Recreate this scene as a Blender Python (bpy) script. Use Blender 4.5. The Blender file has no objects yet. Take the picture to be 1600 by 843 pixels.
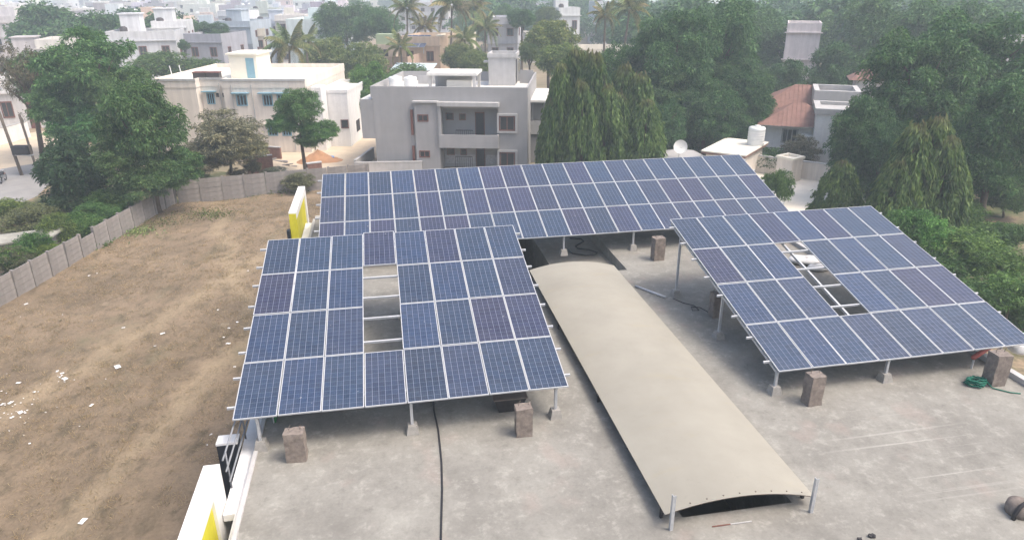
import bpy, math, random
import numpy as np
from mathutils import Matrix, Vector
R = math.radians
rng = random.Random(7)
SC = bpy.context.scene
COL = SC.collection

# ------------------------------------------------------------------ camera
CAM_Z, PITCH, ROLL, F, CX, CY = 15.5, R(22.0), 0.0043, 1094.3, 800.0, 421.5
fw = np.array([0, math.cos(PITCH), -math.sin(PITCH)])
rt0 = np.array([1.0, 0, 0]); dn0 = np.cross(fw, rt0)
rt = rt0 * math.cos(ROLL) + dn0 * math.sin(ROLL)
dn = dn0 * math.cos(ROLL) - rt0 * math.sin(ROLL)
cam = bpy.data.cameras.new('camera'); cam.sensor_width = 36; cam.lens = F / 1600 * 36
cam.clip_start = 0.1; cam.clip_end = 9000
camo = bpy.data.objects.new('camera', cam); COL.objects.link(camo)
M = Matrix.Identity(4)
for i in range(3):
    M[i][0] = rt[i]; M[i][1] = -dn[i]; M[i][2] = -fw[i]
M[2][3] = CAM_Z
camo.matrix_world = M
SC.camera = camo

# ------------------------------------------------------------------ sky, sun, exposure
SUN_EL, SUN_AZ = R(59), R(110)          # azimuth measured from +Y towards +X
w = bpy.data.worlds.new('World'); SC.world = w; w.use_nodes = True
wn = w.node_tree; bg = wn.nodes['Background']
sky = wn.nodes.new('ShaderNodeTexSky'); sky.sky_type = 'NISHITA'; sky.sun_disc = False
sky.sun_elevation = SUN_EL; sky.sun_rotation = SUN_AZ
sky.air_density = 1.0; sky.dust_density = 6.0; sky.ozone_density = 1.0
wn.links.new(sky.outputs[0], bg.inputs[0]); bg.inputs[1].default_value = 0.15
sl = bpy.data.lights.new('sun', 'SUN'); sl.energy = 0.85; sl.angle = R(15); sl.color = (1.0, 0.96, 0.90)
so = bpy.data.objects.new('sun', sl); COL.objects.link(so)
sdir = Vector((math.sin(SUN_AZ) * math.cos(SUN_EL), math.cos(SUN_AZ) * math.cos(SUN_EL), math.sin(SUN_EL)))
so.rotation_euler = (-sdir).to_track_quat('-Z', 'Y').to_euler(); so.location = (30, 0, 60)
SC.view_settings.view_transform = 'Standard'; SC.view_settings.look = 'None'
SC.view_settings.exposure = 1.02; SC.view_settings.gamma = 1.0
SC.render.engine = 'CYCLES'
SC.cycles.use_denoising = True
SC.cycles.max_bounces = 6; SC.cycles.diffuse_bounces = 3; SC.cycles.transmission_bounces = 3; SC.cycles.volume_bounces = 1

# ------------------------------------------------------------------ measuring helpers (survey of the place)
def ray(x, y):
    return rt * (x - CX) / F + dn * (y - CY) / F + fw
def G(x, y, z=0.0):                      # point of the level z
    d = ray(x, y); p = d * (z - CAM_Z) / d[2]; return Vector((p[0], p[1], z))
def D(x, y, Y):                          # point at ground distance Y
    d = ray(x, y) * (Y / ray(x, y)[1]); return Vector((d[0], d[1], d[2] + CAM_Z))
def ppm(P):                              # scale there, units per metre
    v = np.array([P[0], P[1], P[2] - CAM_Z]); return F / float(v @ fw)
YAW = 0.181
def UV(u, v, z=0.0):
    return Vector((math.cos(YAW) * u - math.sin(YAW) * v, math.sin(YAW) * u + math.cos(YAW) * v, z))

# ------------------------------------------------------------------ mesh helpers
class MB:
    def __init__(s): s.v = []; s.f = []; s.m = []
    def add(s, vs, fs, m=0):
        o = len(s.v); s.v += [tuple(p) for p in vs]
        for f in fs: s.f.append(tuple(i + o for i in f)); s.m.append(m)
        return s
    def box(s, x0, x1, y0, y1, z0, z1, m=0, tx=0.0, ty=0.0, mat=None):
        vs = [(x0, y0, z0), (x1, y0, z0), (x1, y1, z0), (x0, y1, z0),
              (x0 + tx, y0 + ty, z1), (x1 - tx, y0 + ty, z1), (x1 - tx, y1 - ty, z1), (x0 + tx, y1 - ty, z1)]
        if mat is not None: vs = [mat @ Vector(p) for p in vs]
        return s.add(vs, [(3, 2, 1, 0), (4, 5, 6, 7), (0, 1, 5, 4), (1, 2, 6, 5), (2, 3, 7, 6), (3, 0, 4, 7)], m)
    def tube(s, pts, rad, n=8, m=0, cap=True):
        pts = [Vector(p) for p in pts]
        if not isinstance(rad, (list, tuple)): rad = [rad] * len(pts)
        rings = []
        ref = None
        for i, p in enumerate(pts):
            t = (pts[min(i + 1, len(pts) - 1)] - pts[max(i - 1, 0)])
            t = t.normalized() if t.length > 1e-9 else Vector((0, 0, 1))
            if ref is None: ref = Vector((1, 0, 0)) if abs(t.x) < 0.8 else Vector((0, 1, 0))
            a = (ref - t * ref.dot(t))
            if a.length < 1e-6: a = t.orthogonal()
            a.normalize(); ref = a; b = t.cross(a)
            rings.append([p + (a * math.cos(2 * math.pi * k / n) + b * math.sin(2 * math.pi * k / n)) * rad[i] for k in range(n)])
        vs = [q for r_ in rings for q in r_]; fs = []
        for i in range(len(rings) - 1):
            for k in range(n):
                fs.append((i * n + k, i * n + (k + 1) % n, (i + 1) * n + (k + 1) % n, (i + 1) * n + k))
        if cap:
            fs.append(tuple(range(n - 1, -1, -1))); fs.append(tuple((len(rings) - 1) * n + k for k in range(n)))
        return s.add(vs, fs, m)
    def lathe(s, prof, n=20, c=(0, 0, 0), m=0, capt=True, capb=True):
        vs = []; fs = []
        for (r_, z) in prof:
            for k in range(n): vs.append((c[0] + r_ * math.cos(2 * math.pi * k / n), c[1] + r_ * math.sin(2 * math.pi * k / n), c[2] + z))
        for i in range(len(prof) - 1):
            for k in range(n): fs.append((i * n + k, i * n + (k + 1) % n, (i + 1) * n + (k + 1) % n, (i + 1) * n + k))
        if capb: fs.append(tuple(range(n - 1, -1, -1)))
        if capt: fs.append(tuple((len(prof) - 1) * n + k for k in range(n)))
        return s.add(vs, fs, m)
    def mesh(s, name, mats, smooth=False):
        me = bpy.data.meshes.new(name); me.from_pydata(s.v, [], s.f)
        for m in (mats if isinstance(mats, (list, tuple)) else [mats]): me.materials.append(m)
        if max(s.m, default=0): me.polygons.foreach_set('material_index', s.m)
        if smooth: me.polygons.foreach_set('use_smooth', [True] * len(s.f))
        me.update(); return me
    def build(s, name, mats, parent=None, smooth=False, color=None):
        return link(name, s.mesh(name, mats, smooth), parent, color)
def link(name, me, parent=None, color=None, loc=None, rot=None, scale=None):
    o = bpy.data.objects.new(name, me); COL.objects.link(o)
    if parent is not None: o.parent = parent
    if color is not None: o.color = (*color[:3], 1)
    if loc is not None: o.location = loc
    if rot is not None: o.rotation_euler = rot
    if scale is not None: o.scale = scale
    return o
def tag(o, label=None, cat=None, group=None, kind=None):
    if label: o['label'] = label
    if cat: o['category'] = cat
    if group: o['group'] = group
    if kind: o['kind'] = kind
    return o
def empty(name, loc=(0, 0, 0), rz=0.0, label=None, cat=None, group=None):
    o = bpy.data.objects.new(name, None); COL.objects.link(o); o.location = loc; o.rotation_euler = (0, 0, rz)
    return tag(o, label, cat, group)
def B(name, parent, mat, *bx, color=None):
    mb = MB()
    for b in bx: mb.box(*b)
    return mb.build(name, mat, parent, color=color)
KIDS = {}
def kids_index():
    KIDS.clear()
    for o in bpy.data.objects:
        if o.parent: KIDS.setdefault(o.parent.name, []).append(o)
def copy_tree(o, parent=None, kids=None):
    c = o.copy(); COL.objects.link(c); c.parent = parent
    for ch in KIDS.get(o.name, []): copy_tree(ch, c)
    return c

# ------------------------------------------------------------------ materials
def nt(name):
    m = bpy.data.materials.new(name); m.use_nodes = True
    t = m.node_tree; b = t.nodes['Principled BSDF']; return m, t, b
def N(t, kind, **kw):
    n = t.nodes.new(kind)
    for k, v in kw.items():
        if k in n.inputs: n.inputs[k].default_value = v
        else: setattr(n, k, v)
    return n
def noise(t, scale, detail=6, rough=0.6, vec=None, stretch=None):
    n = N(t, 'ShaderNodeTexNoise'); n.inputs['Scale'].default_value = scale; n.inputs['Detail'].default_value = detail; n.inputs['Roughness'].default_value = rough
    tc = t.nodes.get('TC') or N(t, 'ShaderNodeTexCoord'); tc.name = 'TC'
    src = vec or tc.outputs['Object']
    if stretch:
        mp = N(t, 'ShaderNodeMapping'); mp.inputs['Scale'].default_value = stretch; t.links.new(src, mp.inputs[0]); src = mp.outputs[0]
    t.links.new(src, n.inputs['Vector']); return n.outputs['Fac']
def ramp(t, fac, *stops):
    r_ = N(t, 'ShaderNodeValToRGB'); e = r_.color_ramp.elements
    while len(e) < len(stops): e.new(0.5)
    for i, (p, c) in enumerate(stops):
        e[i].position = p; e[i].color = (*c, 1) if len(c) == 3 else c
    t.links.new(fac, r_.inputs[0]); return r_.outputs[0]
def g(x): return (x, x, x)
def mix(t, fac, a, b, mode='MIX'):
    n = N(t, 'ShaderNodeMix'); n.data_type = 'RGBA'; n.blend_type = mode
    for s_, k in ((fac, 0), (a, 6), (b, 7)):
        if hasattr(s_, 'links') or hasattr(s_, 'is_linked'): t.links.new(s_, n.inputs[k])
        elif k == 0: n.inputs[0].default_value = s_
        else: n.inputs[k].default_value = (*s_, 1)
    return n.outputs[2]
def bump(t, b, h, strength=0.3, dist=0.02):
    n = N(t, 'ShaderNodeBump'); n.inputs['Strength'].default_value = strength; n.inputs['Distance'].default_value = dist
    t.links.new(h, n.inputs['Height']); t.links.new(n.outputs[0], b.inputs['Normal'])
def surf(name, c, rough=0.8, var=0.12, scale=3.0, metal=0.0, bmp=0.0, streak=0.0, spec=0.3):
    m, t, b = nt(name)
    n = noise(t, scale); col = mix(t, 1.0, c, ramp(t, n, (0.25, g(1 - var)), (0.75, g(1 + var))), 'MULTIPLY')
    if streak:
        s_ = noise(t, 1.0, 5, 0.7, stretch=(2.2, 2.2, 0.16))
        col = mix(t, 1.0, col, ramp(t, s_, (0.42, g(1 - streak)), (0.62, g(1.0))), 'MULTIPLY')
    t.links.new(col, b.inputs['Base Color']); b.inputs['Roughness'].default_value = rough; b.inputs['Metallic'].default_value = metal
    b.inputs['Specular IOR Level'].default_value = spec
    if bmp: bump(t, b, noise(t, scale * 6), bmp)
    return m
def ocol(name, rough=0.85, var=0.10, streak=0.16):
    m, t, b = nt(name); oi = N(t, 'ShaderNodeObjectInfo')
    n = noise(t, 1.3); col = mix(t, 1.0, oi.outputs['Color'], ramp(t, n, (0.3, g(1 - var)), (0.7, g(1 + var * .5))), 'MULTIPLY')
    if streak:
        s_ = noise(t, 1.0, 5, 0.7, stretch=(1.6, 1.6, 0.12))
        col = mix(t, 1.0, col, ramp(t, s_, (0.40, g(1 - streak)), (0.60, g(1.0))), 'MULTIPLY')
    t.links.new(col, b.inputs['Base Color']); b.inputs['Roughness'].default_value = rough; b.inputs['Specular IOR Level'].default_value = 0.2
    return m

def mat_roof():
    m, t, b = nt('cement_terrace')
    a = noise(t, 0.55, 9, 0.68); c = noise(t, 3.2, 9, 0.72); d = noise(t, 14, 6, 0.7)
    col = ramp(t, a, (0.30, (0.187, 0.178, 0.158)), (0.52, (0.241, 0.231, 0.205)), (0.72, (0.295, 0.285, 0.253)))
    col = mix(t, ramp(t, c, (0.53, g(0)), (0.66, g(0.6))), col, (0.358, 0.346, 0.306))
    col = mix(t, ramp(t, c, (0.30, g(0.6)), (0.45, g(0))), col, (0.158, 0.151, 0.132))
    pk = noise(t, 0.8, 3, 0.5, stretch=(1.3, 1, 1))
    col = mix(t, ramp(t, pk, (0.58, g(0)), (0.70, g(0.35))), col, (0.311, 0.253, 0.222))
    col = mix(t, 1.0, col, ramp(t, d, (0.3, g(0.90)), (0.7, g(1.08))), 'MULTIPLY')
    # pale scuff lines dragged across one stretch of the terrace
    sc = noise(t, 1.0, 2, 0.4, stretch=(0.10, 9.0, 1.0))
    ln = ramp(t, sc, (0.60, g(0)), (0.64, g(1)))
    geo = N(t, 'ShaderNodeTexCoord'); vm = N(t, 'ShaderNodeVectorMath', operation='DISTANCE'); vm.inputs[1].default_value = (11.9, 11.9, 5.17)
    t.links.new(geo.outputs['Object'], vm.inputs[0])
    mk = ramp(t, N_map(t, vm.outputs['Value'], 0.4, 2.4), (0.0, g(0.5)), (1.0, g(0)))
    col = mix(t, mix(t, 1.0, ln, mk, 'MULTIPLY'), col, (0.419, 0.406, 0.366))
    t.links.new(col, b.inputs['Base Color']); b.inputs['Roughness'].default_value = 0.92; b.inputs['Specular IOR Level'].default_value = 0.15
    bump(t, b, d, 0.25, 0.01); return m
def N_map(t, val, a, b_):
    n = N(t, 'ShaderNodeMapRange'); n.inputs[1].default_value = a; n.inputs[2].default_value = b_; t.links.new(val, n.inputs[0]); return n.outputs[0]

def N_off(t, oi):
    tc = N(t, 'ShaderNodeTexCoord'); m = N(t, 'ShaderNodeVectorMath', operation='MULTIPLY_ADD'); cb_ = N(t, 'ShaderNodeCombineXYZ')
    for k in range(3): t.links.new(oi.outputs['Random'], cb_.inputs[k])
    t.links.new(cb_.outputs[0], m.inputs[0]); m.inputs[1].default_value = (37, 53, 71); t.links.new(tc.outputs['Object'], m.inputs[2]); return m.outputs[0]
def mat_solar():
    m, t, b = nt('polycrystalline_cells'); oi = N(t, 'ShaderNodeObjectInfo')
    uv = N(t, 'ShaderNodeUVMap'); sep = N(t, 'ShaderNodeSeparateXYZ'); t.links.new(uv.outputs[0], sep.inputs[0])
    def mth(op, a, b_=None):
        n = N(t, 'ShaderNodeMath', operation=op)
        for i, q in enumerate((a, b_)):
            if q is None: continue
            if isinstance(q, (int, float)): n.inputs[i].default_value = q
            else: t.links.new(q, n.inputs[i])
        return n.outputs[0]
    def lines(v, n, wd):                      # 1 on the gap between cells
        f = mth('FRACT', mth('MULTIPLY', v, n)); e = mth('MINIMUM', f, mth('SUBTRACT', 1.0, f)); return mth('LESS_THAN', e, wd)
    gx = lines(sep.outputs[0], 6, 0.042); gy = lines(sep.outputs[1], 12, 0.036)
    bb = lines(mth('ADD', mth('MULTIPLY', sep.outputs[0], 1.0), 0.0), 18, 0.045)
    cell = N(t, 'ShaderNodeTexWhiteNoise', noise_dimensions='3D'); cmb = N(t, 'ShaderNodeCombineXYZ')
    t.links.new(mth('FLOOR', mth('MULTIPLY', sep.outputs[0], 6)), cmb.inputs[0]); t.links.new(mth('FLOOR', mth('MULTIPLY', sep.outputs[1], 12)), cmb.inputs[1]); t.links.new(oi.outputs['Random'], cmb.inputs[2])
    t.links.new(cmb.outputs[0], cell.inputs[0])
    vor = N(t, 'ShaderNodeTexVoronoi'); vor.inputs['Scale'].default_value = 40; tc = N(t, 'ShaderNodeTexCoord'); t.links.new(tc.outputs['Object'], vor.inputs['Vector'])
    base = mix(t, 1.0, oi.outputs['Color'], ramp(t, cell.outputs['Value'], (0.0, g(0.86)), (1.0, g(1.14))), 'MULTIPLY')
    base = mix(t, 1.0, base, ramp(t, vor.outputs['Color'], (0.0, g(0.8)), (1.0, g(1.2))), 'MULTIPLY')
    base = mix(t, mth('MULTIPLY', bb, 0.16), base, (0.20, 0.23, 0.30))
    base = mix(t, mth('MULTIPLY', gy, 0.26), base, (0.24, 0.27, 0.35))
    base = mix(t, mth('MULTIPLY', gx, 0.44), base, (0.28, 0.31, 0.40))
    ds = noise(t, 1.2, 6, 0.65); base = mix(t, ramp(t, ds, (0.35, g(0.02)), (0.75, g(0.13))), base, (0.24, 0.22, 0.19))   # dust film
    sp = noise(t, 7.0, 3, 0.5, vec=N_off(t, oi)); base = mix(t, ramp(t, sp, (0.735, g(0)), (0.77, g(0.55))), base, (0.42, 0.41, 0.38))
    t.links.new(base, b.inputs['Base Color']); b.inputs['Roughness'].default_value = 0.22; b.inputs['Specular IOR Level'].default_value = 0.5
    return m

def mat_leaf(name, dark, mid, light, trans=0.25, red=None):
    m, t, b = nt(name); ge = N(t, 'ShaderNodeNewGeometry'); oi = N(t, 'ShaderNodeObjectInfo')
    col = ramp(t, ge.outputs['Random Per Island'], (0.0, dark), (0.55, mid), (1.0, light))
    tc = N(t, 'ShaderNodeTexCoord')
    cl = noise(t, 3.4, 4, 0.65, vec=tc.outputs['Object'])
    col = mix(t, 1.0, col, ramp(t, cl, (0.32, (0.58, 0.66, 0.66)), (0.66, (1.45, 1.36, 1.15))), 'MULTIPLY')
    col = mix(t, 1.0, col, oi.outputs['Color'], 'MULTIPLY')
    if red:
        sp = N(t, 'ShaderNodeSeparateXYZ'); t.links.new(tc.outputs['Generated'], sp.inputs[0])
        nn = noise(t, 1.1, 3, 0.6, vec=tc.outputs['Object'])
        ad = N(t, 'ShaderNodeMath', operation='ADD'); t.links.new(sp.outputs[2], ad.inputs[0]); t.links.new(nn, ad.inputs[1])
        col = mix(t, ramp(t, ad.outputs[0], (0.0, g(0)), (1.0, g(0))) if False else N_clamp(t, ad.outputs[0], 1.37, 1.55), col, red)
    t.links.new(col, b.inputs['Base Color']); b.inputs['Roughness'].default_value = 0.6; b.inputs['Specular IOR Level'].default_value = 0.25
    tr = N(t, 'ShaderNodeBsdfTranslucent'); t.links.new(col, tr.inputs[0])
    ms = N(t, 'ShaderNodeMixShader'); ms.inputs[0].default_value = trans
    out = t.nodes['Material Output']; t.links.new(b.outputs[0], ms.inputs[1]); t.links.new(tr.outputs[0], ms.inputs[2]); t.links.new(ms.outputs[0], out.inputs[0])
    return m
def N_clamp(t, val, a, b_):
    n = N(t, 'ShaderNodeMapRange'); n.clamp = True; n.inputs[1].default_value = a; n.inputs[2].default_value = b_; n.inputs[4].default_value = 0.75; t.links.new(val, n.inputs[0]); return n.outputs[0]

MT = {}
MT['roof'] = mat_roof()
MT['solar'] = mat_solar()
MT['alu'] = surf('anodised_aluminium', (0.46, 0.47, 0.48), 0.5, 0.08, 8, 0.0, spec=0.5)
MT['galv'] = surf('galvanised_steel', (0.50, 0.51, 0.52), 0.5, 0.12, 9, 0.35, spec=0.5)
def mat_sheet():
    m, t, b = nt('weathered_fibre_sheet'); a = noise(t, 0.8, 7, 0.6); c = noise(t, 5.0, 7, 0.7); e = noise(t, 1.0, 6, 0.7, stretch=(.5, 2.4, 1)); f = noise(t, 22, 3, 0.6)
    col = ramp(t, a, (0.3, (0.273, 0.256, 0.214)), (0.7, (0.321, 0.302, 0.253)))
    col = mix(t, ramp(t, e, (0.56, g(0)), (0.72, g(0.30))), col, (0.319, 0.275, 0.180))
    col = mix(t, ramp(t, c, (0.60, g(0)), (0.72, g(0.35))), col, (0.228, 0.213, 0.182))
    col = mix(t, ramp(t, f, (0.70, g(0)), (0.74, g(0.5))), col, (0.162, 0.149, 0.127))
    t.links.new(col, b.inputs['Base Color']); b.inputs['Roughness'].default_value = 0.85; b.inputs['Specular IOR Level'].default_value = 0.25; bump(t, b, c, 0.08, 0.01); return m
MT['sheet'] = mat_sheet()
MT['edge'] = surf('rusty_sheet_edge', (0.16, 0.13, 0.11), 0.8, 0.2, 5)
MT['stub'] = surf('rough_stub_concrete', (0.215, 0.18, 0.155), 0.95, 0.32, 9, bmp=0.7)
MT['foot'] = surf('footing_concrete', (0.30, 0.285, 0.26), 0.95, 0.2, 8, bmp=0.4)
MT['rubber'] = surf('black_rubber', (0.025, 0.025, 0.028), 0.6, 0.2, 10)
MT['dark'] = surf('dark_iron', (0.035, 0.033, 0.035), 0.7, 0.3, 10)
MT['pit'] = surf('dark_pit_cement', (0.16, 0.155, 0.15), 0.95, 0.25, 2)  # plain darker grey cement for the floor of the deep pit
MT['white'] = surf('white_wall_paint', (0.76, 0.75, 0.73), 0.7, 0.06, 3, streak=0.10)
MT['yellow'] = surf('lime_yellow_paint', (0.62, 0.56, 0.035), 0.6, 0.08, 4, streak=0.12)
MT['black'] = surf('black_sign_paint', (0.018, 0.022, 0.03), 0.5, 0.15, 5)
MT['green'] = surf('green_paint', (0.03, 0.20, 0.06), 0.6, 0.15, 5)
MT['greenrope'] = surf('green_rope', (0.01, 0.13, 0.085), 0.6, 0.3, 20)
MT['sack'] = surf('white_sack', (0.66, 0.65, 0.63), 0.9, 0.15, 6, bmp=0.4)
MT['red'] = surf('dull_red_plastic', (0.42, 0.11, 0.09), 0.6, 0.1, 6)
MT['cement'] = surf('grey_cement_plaster', (0.355, 0.348, 0.346), 0.92, 0.08, 0.9, bmp=0.1, streak=0.05)
MT['cementlight'] = surf('pale_cement', (0.46, 0.45, 0.44), 0.9, 0.10, 1.5, streak=0.1)
MT['rooftop'] = surf('pale_roof_screed', (0.66, 0.64, 0.60), 0.9, 0.10, 0.9)
MT['cream'] = surf('cream_wall_wash', (0.74, 0.67, 0.59), 0.9, 0.06, 1.0, streak=0.12)
MT['creamtop'] = surf('cream_roof_screed', (0.74, 0.70, 0.60), 0.9, 0.08, 0.8)
MT['wood'] = surf('red_brown_window_wood', (0.17, 0.075, 0.06), 0.6, 0.15, 5)
MT['blue'] = surf('pale_blue_window_paint', (0.20, 0.35, 0.43), 0.6, 0.1, 5)
MT['glass'] = surf('dark_window_glass', (0.03, 0.035, 0.04), 0.12, 0.1, 3, spec=0.6)
MT['tilewall'] = surf('speckled_wall_tile', (0.42, 0.42, 0.43), 0.5, 0.35, 7)
MT['tank'] = surf('white_tank_plastic', (0.74, 0.74, 0.72), 0.5, 0.05, 4)
MT['tankblack'] = surf('black_tank_plastic', (0.05, 0.04, 0.04), 0.5, 0.1, 4)
MT['tile'] = surf('red_clay_tile', (0.225, 0.125, 0.10), 0.85, 0.25, 2.2, streak=0.0, bmp=0.5)
MT['brick'] = surf('red_brick', (0.20, 0.105, 0.08), 0.9, 0.3, 5, bmp=0.4)
MT['plaster'] = ocol('painted_plaster')
MT['paint'] = ocol('plain_paint', 0.6, 0.06, 0.0)
MT['precast'] = surf('precast_concrete', (0.235, 0.215, 0.20), 0.95, 0.28, 1.2, bmp=0.4, streak=0.06)
MT['bark'] = surf('grey_brown_bark', (0.10, 0.075, 0.055), 0.95, 0.3, 5, bmp=0.6)
MT['palmbark'] = surf('palm_bark', (0.16, 0.13, 0.105), 0.95, 0.25, 5)
MT['asphalt'] = surf('worn_asphalt', (0.27, 0.26, 0.25), 0.9, 0.15, 0.8)
MT['sand'] = surf('pale_sand', (0.55, 0.45, 0.33), 0.95, 0.14, 0.5, bmp=0.2)
MT['yard'] = surf('pale_yard_paving', (0.72, 0.67, 0.58), 0.9, 0.10, 0.8)
MT['soil'] = surf('orange_soil', (0.40, 0.22, 0.12), 0.95, 0.2, 1.5, bmp=0.5)
MT['paper'] = surf('white_paper', (0.80, 0.79, 0.77), 0.8, 0.05, 9)
MT['footdark'] = surf('mossy_slab', (0.30, 0.29, 0.25), 0.95, 0.35, 1.6, bmp=0.4)
MT['pipe'] = surf('grey_pipe_paint', (0.22, 0.23, 0.245), 0.6, 0.15, 6)
MT['chrome'] = surf('steel', (0.45, 0.45, 0.46), 0.35, 0.1, 9, 0.6)
def mat_field():
    m, t, b = nt('dry_field'); a = noise(t, 0.16, 8, 0.68); c = noise(t, 1.5, 9, 0.72, stretch=(1, 0.55, 1)); d = noise(t, 7, 6, 0.7)
    col = ramp(t, a, (0.30, (0.139, 0.107, 0.074)), (0.46, (0.195, 0.149, 0.101)), (0.60, (0.250, 0.190, 0.130)), (0.75, (0.286, 0.225, 0.152)))
    col = mix(t, ramp(t, c, (0.34, g(0.9)), (0.50, g(0))), col, (0.108, 0.088, 0.058))
    col = mix(t, ramp(t, c, (0.56, g(0)), (0.74, g(0.5))), col, (0.312, 0.247, 0.165))
    for (p0, p1, wd) in ((G(398, 528), G(90, 830), .55), (G(420, 400), G(0, 655), .7), (G(345, 330), G(380, 470), .45)):   # trodden tracks
        d_ = (p1 - p0).normalized(); tcn = t.nodes['TC']; sb = N(t, 'ShaderNodeVectorMath', operation='SUBTRACT'); sb.inputs[1].default_value = p0; t.links.new(tcn.outputs['Object'], sb.inputs[0])
        dt = N(t, 'ShaderNodeVectorMath', operation='DOT_PRODUCT'); dt.inputs[1].default_value = (-d_.y, d_.x, 0); t.links.new(sb.outputs[0], dt.inputs[0])
        wob = N(t, 'ShaderNodeMath', operation='MULTIPLY_ADD'); t.links.new(a, wob.inputs[0]); wob.inputs[1].default_value = 5.0; wob.inputs[2].default_value = -2.5
        ad = N(t, 'ShaderNodeMath', operation='ADD'); t.links.new(dt.outputs['Value'], ad.inputs[0]); t.links.new(wob.outputs[0], ad.inputs[1]); ab = N(t, 'ShaderNodeMath', operation='ABSOLUTE'); t.links.new(ad.outputs[0], ab.inputs[0])
        col = mix(t, mix(t, 1.0, ramp(t, N_map(t, ab.outputs[0], wd * .3, wd * 1.6), (0, g(.55)), (1, g(0))), ramp(t, c, (.3, g(.4)), (.6, g(1))), 'MULTIPLY'), col, (0.346, 0.273, 0.178))
    gr = noise(t, 0.33, 4, 0.6, stretch=(1.0, 0.7, 1)); col = mix(t, ramp(t, gr, (0.58, g(0)), (0.70, g(0.35))), col, (0.164, 0.156, 0.093))
    col = mix(t, 1.0, col, ramp(t, d, (0.25, g(0.82)), (0.75, g(1.16))), 'MULTIPLY')
    t.links.new(col, b.inputs['Base Color']); b.inputs['Roughness'].default_value = 0.97; b.inputs['Specular IOR Level'].default_value = 0.1
    bump(t, b, d, 0.7, 0.06); return m
MT['field'] = mat_field()
def mat_ground():
    m, t, b = nt('town_ground'); a = noise(t, 0.02, 8, 0.62); c = noise(t, 0.3, 7, 0.65)
    col = ramp(t, a, (0.30, (0.30, 0.225, 0.15)), (0.46, (0.28, 0.22, 0.155)), (0.54, (0.22, 0.195, 0.13)), (0.68, (0.32, 0.26, 0.19)))
    col = mix(t, 1.0, col, ramp(t, c, (0.3, g(0.75)), (0.7, g(1.2))), 'MULTIPLY')
    t.links.new(col, b.inputs['Base Color']); b.inputs['Roughness'].default_value = 0.97; b.inputs['Specular IOR Level'].default_value = 0.1; return m
MT['ground'] = mat_ground()
def mat_scrub():
    m, t, b = nt('scrub_ground'); a = noise(t, 0.35, 7, 0.65); c = noise(t, 3, 7, 0.65)
    col = ramp(t, a, (0.34, (0.075, 0.095, 0.042)), (0.46, (0.13, 0.125, 0.07)), (0.56, (0.27, 0.205, 0.14)))
    col = mix(t, 1.0, col, ramp(t, c, (0.3, g(0.65)), (0.7, g(1.3))), 'MULTIPLY')
    t.links.new(col, b.inputs['Base Color']); b.inputs['Roughness'].default_value = 0.97; b.inputs['Specular IOR Level'].default_value = 0.1; return m
MT['scrub'] = mat_scrub()
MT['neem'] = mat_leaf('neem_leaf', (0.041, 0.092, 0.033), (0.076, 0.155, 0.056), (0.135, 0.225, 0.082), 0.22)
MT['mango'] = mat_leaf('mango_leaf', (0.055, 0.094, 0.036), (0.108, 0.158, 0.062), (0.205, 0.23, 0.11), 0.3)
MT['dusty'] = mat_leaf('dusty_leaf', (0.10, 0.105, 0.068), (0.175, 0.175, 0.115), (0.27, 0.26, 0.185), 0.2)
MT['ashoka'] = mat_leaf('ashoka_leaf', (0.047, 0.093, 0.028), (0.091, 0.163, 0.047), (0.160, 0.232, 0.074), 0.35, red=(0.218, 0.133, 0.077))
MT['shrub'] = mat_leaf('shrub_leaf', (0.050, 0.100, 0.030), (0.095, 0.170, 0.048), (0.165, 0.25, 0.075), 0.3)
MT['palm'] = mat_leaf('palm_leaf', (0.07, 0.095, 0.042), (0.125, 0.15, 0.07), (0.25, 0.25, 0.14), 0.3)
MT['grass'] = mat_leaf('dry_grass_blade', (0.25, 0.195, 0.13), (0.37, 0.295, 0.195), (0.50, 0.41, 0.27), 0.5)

# ================================================================== THE SETTING
def sheet(name, pts, z, mat, kind='structure'):
    me = MB().add([(p[0], p[1], z) for p in pts], [tuple(range(len(pts)))]).mesh(name, mat)
    return tag(link(name, me), kind=kind)
sheet('ground', [(-1700, -60), (1700, -60), (1700, 3200), (-1700, 3200)], -0.02, MT['ground'])

def grid_sheet(name, x0, x1, y0, y1, nx, ny, hfun, mat, keep=None):
    xs = np.linspace(x0, x1, nx); ys = np.linspace(y0, y1, ny)
    vs = [(x, y, hfun(x, y)) for y in ys for x in xs]; fs = []
    for j in range(ny - 1):
        for i in range(nx - 1):
            if keep is None or keep((xs[i] + xs[i + 1]) / 2, (ys[j] + ys[j + 1]) / 2):
                fs.append((j * nx + i, j * nx + i + 1, (j + 1) * nx + i + 1, (j + 1) * nx + i))
    return tag(MB().add(vs, fs).build(name, mat, smooth=True), kind='structure')
def fh(x, y):
    return 0.10 + 0.05 * math.sin(x * 0.9 + 1.3 * math.sin(y * 0.35)) + 0.05 * math.sin(y * 0.7 + x * 0.31) + 0.03 * math.sin(x * 2.3 + y * 1.7) * math.sin(y * 2.1 - x)
WL0, WL1, WR1 = Vector((-27.3, 20.0, 0)), Vector((-25.9, 52.0, 0)), Vector((-12.0, 57.3, 0))
def in_field(x, y):
    yl = WL1.y + (x - WL1.x) * (WR1.y - WL1.y) / (WR1.x - WL1.x)
    xl = WL0.x + (y - WL0.y) * (WL1.x - WL0.x) / (WL1.y - WL0.y)
    return y < yl + 0.2 and x > xl - 0.2
field = grid_sheet('field', -28, 0, 0, 58, 90, 180, fh, MT['field'], in_field)
def gp(*pp): return [G(x, y) for x, y in pp]
sheet('road', gp((-160, 300), (0, 264), (50, 256), (120, 236), (150, 238), (96, 268), (58, 306), (16, 324), (-160, 400)), -0.008, MT['asphalt'])
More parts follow.
